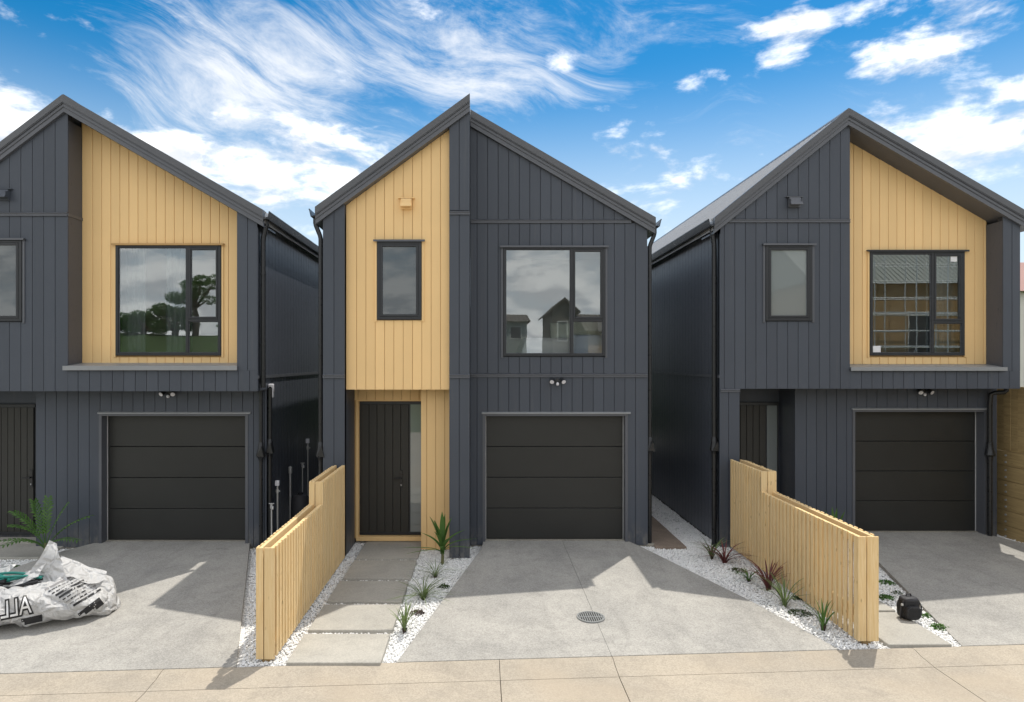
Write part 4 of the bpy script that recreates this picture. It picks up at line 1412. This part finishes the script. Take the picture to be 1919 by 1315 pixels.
# feather palm by the left door
px_, py_ = G(85, 1048)
pm = thing('palm', 'small feather palm with arching green fronds behind the white bag', 'palm', (px_, py_, GZ))
obj('stem', MB().tube([(px_, py_, GZ - .03), (px_, py_, GZ + .10), (px_ + .005, py_, GZ + .26)], [.040, .032, .02], 12), M['stem'], pm, smooth=True)
for (a, h, lean, dr_, lf) in [(175, .70, .42, .35, .17), (160, .78, .22, .12, .16), (10, .60, .50, .40, .17), (35, .72, .24, .15, .15), (95, .80, .06, .05, .15), (190, .36, .50, 1.25, .14), (345, .34, .40, .9, .15), (250, .42, .40, .9, .14), (215, .58, .30, .5, .15)]:
    mb = MB()
    d = Vector((math.cos(R(a)), math.sin(R(a)), 0)); sd = Vector((-d.y, d.x, 0))
    pts = []
    n = 16
    for i in range(n + 1):
        q = i / n
        pts.append(Vector((px_, py_, GZ + .16)) + d * (lean * q ** 1.2 + dr_ * .25 * q ** 3) + Vector((0, 0, h * (q - dr_ * .5 * q ** 3))))
    mb.tube(pts, [.009 * (1 - .8 * i / n) for i in range(n + 1)], 6)
    for i in range(5, n + 1):
        for s in (-1, 1):
            p = pts[i]; tg = (pts[i] - pts[i - 1]).normalized()
            L = lf * math.sin(math.pi * (.18 + .75 * (i - 4) / n)) * random.uniform(.85, 1.1)
            dr2 = (sd * s * .75 + tg * .75 + Vector((0, 0, .12))).normalized()
            q1 = p + dr2 * L * .55; q2 = p + dr2 * L + Vector((0, 0, -L * .28))
            nn = tg * .021
            mb.add([p - nn * .5, p + nn * .5, q1 + nn, q2, q1 - nn], [(0, 1, 2, 4), (4, 2, 3)])
    obj('frond', mb, M['leaf'], pm)

# ------------------------------------------------------------------ big white bag with rubbish
bc = Vector((-5.62, 7.72, 0.0)); ang = R(14)
gzb = -0.07
rot = Matrix.Rotation(ang, 3, 'Z')
NU, NV = 96, 56
HL, HW, HH = 1.13, .50, .50


def bag_point(u, v):
    """u along the length -1..1, v around 0..1"""
    q = 2 * math.pi * v
    prof = max(0.0, 1 - abs(u) ** 3.2) ** .5
    wdt = HW * (.35 + .65 * prof) * (prof ** .35 if prof > 0 else 0)
    ht = HH * (.78 + .22 * math.cos((u - .15) * 1.6)) * prof ** .6
    c, s = math.cos(q), math.sin(q)
    cc = math.copysign(abs(c) ** .72, c); ss = math.copysign(abs(s) ** .80, s)
    p = Vector((u * HL, cc * wdt, ht * .5 + ss * ht * .5))
    n_ = Vector((.4 * u, cc, ss)).normalized()
    vv = noise.voronoi(Vector((p.x * 3.1, p.y * 3.1, p.z * 3.6)) + Vector((2.3, 7.1, .4)))[0]
    fac = (vv[1] - vv[0])
    p += n_ * (.12 * (fac - .35) + .035 * noise.noise(p * 5) + .018 * noise.noise(p * 13))
    # the mouth: sunk in on top
    mx_ = (p.x + .22) / .70; my_ = (p.y - .04) / .27
    m_ = 1 - (mx_ * mx_ + my_ * my_)
    if m_ > 0 and ss > .2:
        p.z -= .26 * min(1, m_ * 2.2)
    p.z = max(p.z, .0)
    return rot @ p + bc + Vector((0, 0, gzb))


vs = []; fs = []
for i in range(NU + 1):
    u = -1 + 2 * i / NU
    u = max(-.998, min(.998, u))
    for j in range(NV):
        vs.append(bag_point(u, j / NV))
for i in range(NU):
    for j in range(NV):
        fs.append((i * NV + j, (i + 1) * NV + j, (i + 1) * NV + (j + 1) % NV, i * NV + (j + 1) % NV))
fs += [tuple(range(NV)), tuple(range((NU + 1) * NV - 1, NU * NV - 1, -1))]
bagt = thing('rubbish_bag', 'big crumpled white printed plastic bag slumped on the concrete driveway', 'bag', bc + Vector((0, 0, gzb)))
bmb = MB().add(vs, fs)
bago = obj('sack', bmb, M['bag'], bagt, smooth=True)
bago.data.set_sharp_from_angle(angle=R(17))
bvh = BVHTree.FromPolygons([Vector(v) for v in vs], fs)


def sheet(name, corners, nu, nv, amp, seed, mat=M['bag']):
    """a loose crumpled flap between four corners"""
    a, b, c, d = [Vector(q) for q in corners]
    vs = []
    for i in range(nu + 1):
        for j in range(nv + 1):
            u, v = i / nu, j / nv
            p = a * (1 - u) * (1 - v) + b * u * (1 - v) + c * u * v + d * (1 - u) * v
            e = Vector((p.x * 4 + seed, p.y * 4, p.z * 4))
            vv = noise.voronoi(e)[0]
            p += Vector((noise.noise(e), noise.noise(e + Vector((9, 0, 0))), noise.noise(e + Vector((0, 9, 0))))) * amp + Vector((0, -.6, .5)) * amp * (vv[1] - vv[0])
            vs.append(p)
    fs = [(i * (nv + 1) + j, (i + 1) * (nv + 1) + j, (i + 1) * (nv + 1) + j + 1, i * (nv + 1) + j + 1) for i in range(nu) for j in range(nv)]
    o_ = obj(name, MB().add(vs, fs), mat, bagt, smooth=True)
    return o_


def B(x, y, z):
    return rot @ Vector((x, y, z)) + bc + Vector((0, 0, gzb))


sheet('flap', (B(.05, -.10, .36), B(.60, -.02, .40), B(.40, .14, .84), B(.33, .12, .88)), 14, 12, .05, 3.0)
sheet('flap', (B(.40, .0, .50), B(.95, -.05, .34), B(.90, .28, .42), B(.42, .32, .62)), 14, 12, .06, 8.0)
sheet('flap', (B(-.10, -.12, .42), B(.30, -.05, .52), B(.34, .10, .66), B(.02, .08, .46)), 12, 8, .05, 5.0)
sheet('flap', (B(-1.1, .22, .40), B(-.2, .28, .45), B(-.1, .36, .56), B(-1.1, .34, .52)), 18, 6, .04, 6.0)

RAY = Vector((-.50, .80, -.36)).normalized()


def project(name, verts, faces, mat, lift):
    out_ = []; ok = []
    for p in verts:
        h = bvh.ray_cast(p - RAY * 2.0, RAY)
        good = h[0] is not None and abs(h[1].dot(RAY)) > .12
        ok.append(good)
        out_.append((h[0] - RAY * lift) if h[0] is not None else p)
    faces = [q for q in faces if all(ok[i] for i in q)]
    if not faces:
        return None
    used = sorted({i for q in faces for i in q})
    idx = {k: i for i, k in enumerate(used)}
    o_ = obj(name, MB().add([out_[k] for k in used], [tuple(idx[i] for i in q) for q in faces]), mat, bagt)
    return o_


def bm_refine(bm, maxlen):
    for _ in range(6):
        es = [e for e in bm.edges if e.calc_length() > maxlen]
        if not es:
            break
        bmesh.ops.subdivide_edges(bm, edges=es, cuts=1)
        bmesh.ops.triangulate(bm, faces=list(bm.faces))


def text_mesh(s, size, offset):
    cu = bpy.data.curves.new('lettering', 'FONT')
    cu.body = s
    cu.size = size
    cu.offset = offset
    cu.fill_mode = 'FRONT'
    to = bpy.data.objects.new('lettering', cu)
    COL.objects.link(to)
    dg = bpy.context.evaluated_depsgraph_get()
    me = to.evaluated_get(dg).to_mesh()
    bm = bmesh.new(); bm.from_mesh(me)
    to.evaluated_get(dg).to_mesh_clear()
    bpy.data.objects.remove(to); bpy.data.curves.remove(cu)
    bmesh.ops.triangulate(bm, faces=list(bm.faces))
    bm_refine(bm, .035)
    v_ = [p.co.copy() for p in bm.verts]
    bm.verts.index_update()
    f_ = [tuple(q.index for q in f.verts) for f in bm.faces]
    bm.free()
    return v_, f_


def rect_mesh(x0_, y0_, x1_, y1_):
    nx = max(1, int((x1_ - x0_) / .03)); ny = max(1, int((y1_ - y0_) / .03))
    v_ = [Vector((x0_ + (x1_ - x0_) * i / nx, y0_ + (y1_ - y0_) * j / ny, 0)) for i in range(nx + 1) for j in range(ny + 1)]
    f_ = [(i * (ny + 1) + j, (i + 1) * (ny + 1) + j, (i + 1) * (ny + 1) + j + 1, i * (ny + 1) + j + 1) for i in range(nx) for j in range(ny)]
    return v_, f_


UD = (rot @ Vector((1, 0, .16))).normalized()
VD = (Vector((0, .30, 1)) - UD * Vector((0, .30, 1)).dot(UD)).normalized()
def lay(v_, org, tilt=0.0):
    ct, st_ = math.cos(tilt), math.sin(tilt)
    return [org + UD * (p.x * ct - p.y * st_) + VD * (p.x * st_ + p.y * ct) for p in v_]

orgL = B(.36, -.5, .21)
def mirrored(v_, x_end):
    return [Vector((x_end - p.x * .70, p.y, 0)) for p in v_]
for s, off, mt, lf in (('ALL', .020, M['ink'], .006), ('ALL', .0, M['bagwhite'], .011)):
    v_, f_ = text_mesh(s, .27, off)
    project('lettering', lay(mirrored(v_, 0.02), orgL + VD * .03), [q[::-1] for q in f_], mt, lf)
v_, f_ = rect_mesh(-.70, -.125, .12, -.015)
project('print_band', lay(v_, orgL), f_, M['ink'], .007)
orgR = B(.60, -.5, .36)
rr = random.Random(3)
for k in range(9):
    y_ = .16 - k * .043
    x_ = -.02 + .02 * k
    if k in (0, 3, 4, 8):
        v_, f_ = rect_mesh(x_, y_, x_ + .34, y_ + .026)
        project('print_band', lay(v_, orgR, R(24)), f_, M['ink'] if k != 0 else M['inkgrey'], .007)
    else:
        q = x_
        while q < x_ + .34:
            e = q + rr.uniform(.018, .05)
            v_, f_ = rect_mesh(q, y_ + .004, e, y_ + .018)
            project('print_line', lay(v_, orgR, R(24)), f_, M['inkgrey'] if rr.random() < .5 else M['ink'], .006)
            q = e + rr.uniform(.008, .018)
v_, f_ = rect_mesh(.02, -.34, .30, -.24)
project('print_band', lay(v_, orgR + UD * .1, R(30)), f_, M['ink'], .007)

# what sticks out of the bag
def coil(name, label, mat, n, seed, r, z0_, dyy):
    rr = random.Random(seed)
    t_ = thing(name, label, 'rope', B(-.5, 0, .3))
    for k in range(n):
        pts = []
        ph_ = rr.uniform(0, 6)
        y_ = dyy + rr.uniform(-.11, .11); zz = z0_ + rr.uniform(-.03, .05)
        for i in range(26):
            q = i / 25
            pts.append(B(-1.06 + (.62 + .75 * (k % 3) / 2) * q, y_ + .035 * math.sin(ph_ + q * 9), zz + .04 * math.sin(ph_ * 2 + q * 7) + .06 * q - .03))
        obj('strand', MB().tube(pts, r * rr.uniform(.8, 1.15), 7), mat, t_, smooth=True)
coil('rope_bundle', 'teal rope strands piled in the mouth of the white bag', M['teal'], 13, 5, .016, .45, .06)
coil('rope_bundle', 'black rope strands under the teal ones in the white bag', M['blackrope'], 22, 9, .016, .40, -.07)

# ------------------------------------------------------------------ backpack on the right path
bx, by = G(1712, 1166, -.07)
bz = -.057
bp = thing('backpack', 'black nylon camera backpack standing on the pale paving slab', 'backpack', (bx, by, bz))
def rounded(name, c, sx, sy, sz, mat, parent, pw=4.0, taper=.0, cuts=7, tiltx=0.0):
    bm = bmesh.new()
    bmesh.ops.create_cube(bm, size=2)
    bmesh.ops.subdivide_edges(bm, edges=list(bm.edges), cuts=cuts, use_grid_fill=True)
    for p in bm.verts:
        l = (abs(p.co.x) ** pw + abs(p.co.y) ** pw + abs(p.co.z) ** pw) ** (1 / pw)
        q = p.co / l
        k = 1 - taper * (q.z * .5 + .5) ** 2
        w_ = .012 * noise.noise(Vector((q.x * 3 + c[0] * 9, q.y * 3, q.z * 3)))
        co_ = Vector((q.x * (sx * k + w_), q.y * (sy * k + w_), q.z * sz + w_ * .5))
        p.co = Matrix.Rotation(tiltx, 3, 'X') @ co_ + Vector(c)
    return obj(name, MB().bm(bm), mat, parent, smooth='all')


rounded('body', (bx, by + .11, bz + .155), .138, .10, .155, M['nylon'], bp, 4, .18)
rounded('pocket', (bx - .005, by + .012, bz + .115), .108, .035, .10, M['nylon'], bp, 4, .05)
rounded('lid', (bx, by + .10, bz + .285), .118, .085, .035, M['nylon2'], bp, 3.2, .1)
obj('handle', MB().tube([(bx - .035, by + .11, bz + .31), (bx - .03, by + .11, bz + .345), (bx + .03, by + .11, bz + .35), (bx + .04, by + .11, bz + .31)], .010, 8), M['nylon2'], bp, smooth=True)
for s in (-1, 1):
    obj('strap', MB().tube([(bx + s * .10, by + .05, bz + .28), (bx + s * .145, by + .05, bz + .20), (bx + s * .15, by + .06, bz + .08), (bx + s * .13, by + .08, bz + .01)], .010, 8), M['nylon2'], bp, smooth=True)
    obj('buckle', MB().cbox(bx + s * .128, bx + s * .148, by + .028, by + .045, bz + .21, bz + .235, .003), M['bolt'], bp)
obj('zip', MB().tube([(bx - .09, by - .012, bz + .06), (bx - .09, by - .018, bz + .16), (bx - .05, by - .018, bz + .195), (bx + .05, by - .018, bz + .195), (bx + .085, by - .018, bz + .16), (bx + .085, by - .012, bz + .06)], .004, 6), M['nylon2'], bp)

for ch_ in list(bp.children):
    ch_.location = Vector(ch_.location) * .84
    ch_.scale = (.84, .84, .84)

# ------------------------------------------------------------------ taps and pipes along the left house
wx = -3.57
def riser(label, y, h, kind, x=wx + .10):
    t_ = thing('standpipe', label, 'pipe', (x, y, GZ))
    if kind == 'meter':
        obj('pipe', MB().tube([(x, y, GZ - .02), (x, y, GZ + h)], .016, 10), M['bolt'], t_, smooth=True)
        obj('box', MB().cbox(x - .035, x + .035, y - .035, y + .02, GZ + h, GZ + h + .09, .006), M['whiteplastic'], t_)
        obj('valve', MB().tube([(x, y, GZ + h - .13), (x, y, GZ + h - .06)], .026, 10).tube([(x - .03, y, GZ + h - .095), (x + .045, y, GZ + h - .095)], .012, 8), M['bolt'], t_, smooth=True)
    elif kind == 'cap':
        obj('pipe', MB().tube([(x, y, GZ - .02), (x, y, GZ + h)], .018, 10), M['bolt'], t_, smooth=True)
        obj('cap', MB().lathe((x, y, GZ + h - .02), [(.03, 0), (.036, .01), (.036, .11), (.02, .125)], 12), M['bolt'], t_, smooth=True)
    else:
        obj('pipe', MB().tube([(x, y, GZ - .02), (x, y, GZ + h)], .013, 10), M['bolt'], t_, smooth=True)
        obj('tap', MB().tube([(x, y, GZ + h - .02), (x, y, GZ + h + .05)], .022, 10).tube([(x, y, GZ + h + .02), (x + .04, y - .06, GZ + h + .02), (x + .045, y - .075, GZ + h - .02)], .014, 8), M['bolt'], t_, smooth=True)
        obj('lever', MB().cbox(x - .045, x + .045, y - .008, y + .008, GZ + h + .055, GZ + h + .068, .003).tube([(x, y, GZ + h + .04), (x, y, GZ + h + .06)], .008, 8), M['bolt'], t_)
    return t_


def depth_at(px, x): return x * F / (px - CX)
riser('short brass tap pipe closest to the garage corner on the side wall', depth_at(509, wx + .1), .72, 'tap')
riser('grey standpipe with a small white meter box on top', depth_at(520, wx + .1), 1.02, 'meter')
riser('grey standpipe with a thick round cap', depth_at(544, wx + .1), 1.12, 'cap')
riser('twin lever tap pipe behind the capped standpipe', depth_at(567, wx + .1), 1.10, 'tap')
riser('tall tap pipe with white fitting nearest the far end of the side wall', depth_at(577, wx + .1), 1.50, 'meter')
# black hose reel / tank
ty = depth_at(563, wx + .28)
tk = thing('water_drum', 'dark ribbed drum behind the slat fence by the side wall', 'drum', (wx + .28, ty, GZ))
obj('body', MB().lathe((wx + .28, ty, GZ), [(.16, 0), (.17, .03), (.17, .2), (.175, .22), (.17, .24), (.17, .45), (.175, .47), (.17, .49), (.165, .62), (.12, .70), (.03, .72)], 26), M['nylon2'], tk, smooth=True)
obj('lid', MB().lathe((wx + .28, ty, GZ + .715), [(.05, 0), (.05, .03), (.02, .04)], 16), M['nylon'], tk, smooth=True)
# white intercom-like box on the side wall
iy = depth_at(507, wx + .02)
ib = thing('wall_box', 'small white upright box with a dark bracket on the left house side wall', 'box', (wx + .05, iy, Z(745, iy)))
obj('case', MB().cbox(wx - .01, wx + .07, iy - .045, iy + .045, Z(745, iy), Z(719, iy), .012), M['whiteplastic'], ib)
obj('bracket', MB().cbox(wx - .01, wx + .03, iy - .02, iy + .02, Z(760, iy), Z(745, iy), .006), M['nylon'], ib)
obj('display', MB().box(wx + .01, wx + .05, iy - .0475, iy - .0455, Z(740, iy), Z(724, iy)), M['ink'], ib)
obj('mount', MB().box(x0 * 0 - 3.60, wx - .008, iy - .03, iy + .03, Z(742, iy), Z(722, iy)), M['nylon'], ib)


# ------------------------------------------------------------------ the other side of the street (mirrored in the windows)
def bank_z(x, y):
    q = max(0, min(1, (-10 - y) / 22))
    side = max(0, min(1, (-4 - x) / 8))
    return -.33 + 5.6 * q * q * (3 - 2 * q) * side + .25 * noise.noise(Vector((x * .15, y * .15, 0))) * side * q
vs = []; fs = []
nx, ny = 40, 36
for i in range(nx + 1):
    for j in range(ny + 1):
        x = -75 + 80 * i / nx; y = -7 - 53 * j / ny
        vs.append((x, y, bank_z(x, y) + .006))
fs = [(i * (ny + 1) + j, i * (ny + 1) + j + 1, (i + 1) * (ny + 1) + j + 1, (i + 1) * (ny + 1) + j) for i in range(nx) for j in range(ny)]
struct(obj('hill', MB().add(vs, fs), M['grass'], smooth='all'))


def leafy(mb, c, rx, ry, rz, n, s, rr):
    for _ in range(n):
        d = Vector((rr.gauss(0, 1), rr.gauss(0, 1), rr.gauss(0, 1))).normalized() * rr.uniform(.45, 1.05) ** .6
        p = Vector(c) + Vector((d.x * rx, d.y * ry, d.z * rz))
        u = Vector((rr.gauss(0, 1), rr.gauss(0, 1), rr.gauss(0, 1))).normalized()
        v = u.orthogonal().normalized()
        q = s * rr.uniform(.6, 1.4)
        mb.add([p - u * q, p + v * q * .5, p + u * q, p - v * q * .5], [(0, 1, 2, 3)])


def tree(name, label, x, y, h, cw, clumps, seed, dark=False):
    rr = random.Random(seed)
    z0_ = bank_z(x, y)
    t_ = thing(name, label, 'tree', (x, y, z0_))
    tr_ = MB().tube([(x, y, z0_ - .3), (x + .15, y, z0_ + h * .3), (x - .1, y, z0_ + h * .55), (x + .1, y, z0_ + h * .8)], [.28, .22, .16, .08], 9)
    cr = MB()
    for k in range(clumps):
        a = rr.uniform(0, 6.28); q = cw * math.sqrt(rr.random())
        c = (x + q * math.cos(a), y + q * math.sin(a), z0_ + h * rr.uniform(.55, .95) if not dark else z0_ + h * rr.uniform(.15, .85))
        tr_.tube([(x, y, z0_ + h * (.45 if not dark else .15)), tuple(c)], [.09, .03], 6)
        leafy(cr, c, cw * .36, cw * .36, h * .08 if not dark else h * .22, 420, .075 if not dark else .10, rr)
    obj('trunk', tr_, M['bark'], t_, smooth=True)
    obj('crown', cr, M['leaf'], t_)


tree('gum_tree', 'tall open-crowned gum tree on the grassy bank across the street', -22.9, -30, 5.0, 1.9, 15, 1)
for k, (x, y, h, cw) in enumerate([(-25.0, -31, 2.5, 2.0), (-27.6, -31, 1.7, 2.0), (-30.3, -32, 1.5, 2.2), (-20.5, -33, 1.2, 2.0), (-16, -33, 1.0, 2.0), (-35, -33, 2.0, 2.4)]):
    tree('shrub_tree', ['dense round tree beside the gum tree on the bank', 'low dense tree in the middle of the bank hedge', 'low spreading tree along the bank hedge',
                        'small dense tree on the street side of the gum tree', 'small dense tree at the end of the bank', 'dense tree at the far end of the bank hedge'][k], x, y, h, cw, 14, 10 + k, True)

M['ply'] = paint('ply_wall', (0.36, 0.22, 0.09), .8, .12)
M['brownhouse'] = paint('brown_weatherboard', (0.10, 0.085, 0.07), .7, .1)
M['greyhouse'] = paint('grey_block', (0.30, 0.31, 0.28), .8, .1)
M['whitehouse'] = paint('cream_wall', (0.72, 0.68, 0.62), .8, .05)
M['redroof'] = paint('red_roof', (0.30, 0.16, 0.13), .6, .1)
M['galv'] = paint('galvanised_tube', (0.62, 0.63, 0.63), .35, .1, metal=.5)


def plain_house(label, x0_, x1_, yf, dep, he, hr, wall, roofm, wins, z0_=-.35, axis='x'):
    """house across the street, its front looking towards the townhouses (+y side at yf)"""
    t_ = thing('house', label, 'house', ((x0_ + x1_) / 2, yf - dep / 2, z0_))
    obj('wall', MB().box(x0_, x1_, yf - dep, yf, z0_, he), wall, t_)
    if axis == 'x':     # gable to the street
        xm = (x0_ + x1_) / 2
        obj('gable', MB().prism([(x0_, he + .001), (x1_, he + .001), (xm, hr - .12)], yf - dep + .05, yf - .02), wall, t_)
        obj('roof', MB().prism([(x0_ - .35, he - .25), (xm, hr - .1), (x1_ + .35, he - .25), (x1_ + .35, he - .1), (xm, hr + .08), (x0_ - .35, he - .1)], yf - dep - .3, yf + .35), roofm, t_)
    else:
        ym = yf - dep / 2
        mb = MB()
        mb.add([(x0_ - .3, yf + .4, he - .05), (x1_ + .3, yf + .4, he - .05), (x1_ + .3, ym, hr), (x0_ - .3, ym, hr), (x0_ - .3, yf - dep - .4, he - .05), (x1_ + .3, yf - dep - .4, he - .05)],
               [(0, 1, 2, 3), (3, 2, 5, 4), (0, 3, 4), (1, 5, 2), (0, 4, 5, 1)])
        rf = obj('roof', mb, roofm, t_)
        rb = MB()
        x = x0_ - .3
        while x < x1_ + .3:
            for yy in (yf + .4, yf - dep - .4):
                rb.add([(x - .03, yy, he - .05), (x, yy, he + .01), (x + .03, yy, he - .05), (x - .03, ym, hr), (x, ym, hr + .06), (x + .03, ym, hr)], [(0, 1, 4, 3), (1, 2, 5, 4)])
            x += .32
        obj('roofing_ribs', rb, roofm, rf)['kind'] = 'stuff'
    for (a, b, c, d) in wins:
        wn = obj('window', bars_frame(MB(), a, b, c, d, yf - .05, yf + .04, .06), M['whitehouse'], t_)
        obj('pane', MB().box(a + .05, b - .05, yf + .002, yf + .012, c + .05, d - .05), M['frame'], wn)
    return t_


plain_house('half built ply clad house inside galvanised scaffolding across the street', 20.5, 36, -18, 9, 8.0, 11.5, M['ply'], M['greyhouse'], [(23.2, 24.3, 4.8, 6.8), (26.9, 28.4, .6, 6.2)], axis='y')
plain_house('dark brown gabled house across the street', 5.6, 7.4, -28, 8, 7.0, 7.9, M['brownhouse'], M['brownhouse'], [(6.0, 6.8, 4.6, 6.2)])
plain_house('low grey house next to the brown gabled one across the street', .2, 3.6, -28, 7, 6.2, 6.9, M['greyhouse'], M['brownhouse'], [(2.3, 3.2, 4.8, 5.8)], axis='y')
plain_house('ply clad unfinished house with low roof beside the brown gabled one', 8.2, 16.5, -27, 8, 5.4, 6.9, M['ply'], M['brownhouse'], [(10.4, 12.4, 3, 4.6)], axis='y')
sc = thing('scaffold', 'galvanised tube scaffold with timber decks around the half built house', 'scaffold', (28, -16.6, -.34))
for x in np.arange(20.6, 36, 1.9):
    for y in (-16.3, -17.3):
        obj('standard', MB().tube([(x, y, -.36), (x, y, 9.4)], .03, 6), M['galv'], sc, smooth=True)
for z in (1.9, 2.9, 3.9, 4.9, 5.9, 6.9, 7.9, 8.9):
    for y in (-16.28, -17.28):
        obj('ledger', MB().tube([(20.2, y, z), (36, y, z)], .026, 6), M['galv'], sc, smooth=True)
for z in (3.95, 5.98):
    obj('deck', MB().box(20.3, 35.8, -17.2, -16.4, z, z + .05), M['galv'], sc)
for k, x in enumerate(np.arange(20.6, 34, 3.8)):
    obj('brace', MB().tube([(x, -16.25, .2), (x + 1.9, -16.25, 4)], .024, 6), M['galv'], sc, smooth=True)

# pale house in the distance past the retaining wall
t_ = thing('house', 'distant cream house with red roof behind the retaining wall', 'house', (37, 46, -.3))
obj('wall', MB().box(33.5, 42, 40, 50, -.34, 7.5), M['whitehouse'], t_)
obj('roof', MB().add([(33, 39.5, 7.4), (42.5, 39.5, 7.4), (42.5, 50.5, 7.4), (33, 50.5, 7.4), (33, 45, 10), (42.5, 45, 10)], [(0, 1, 5, 4), (2, 3, 4, 5), (0, 4, 3), (1, 2, 5), (0, 3, 2, 1)]), M['redroof'], t_)
for x in (34.0, 36.4, 38.8):
    for z in (1.2, 4.6):
        wn = obj('window', bars_frame(MB(), x, x + 1.4, z, z + 1.5, 39.95, 40.04, .07), M['whiteplastic'], t_)
        obj('pane', MB().box(x + .05, x + 1.35, 39.985, 39.995, z + .05, z + 1.45), M['frame'], wn)
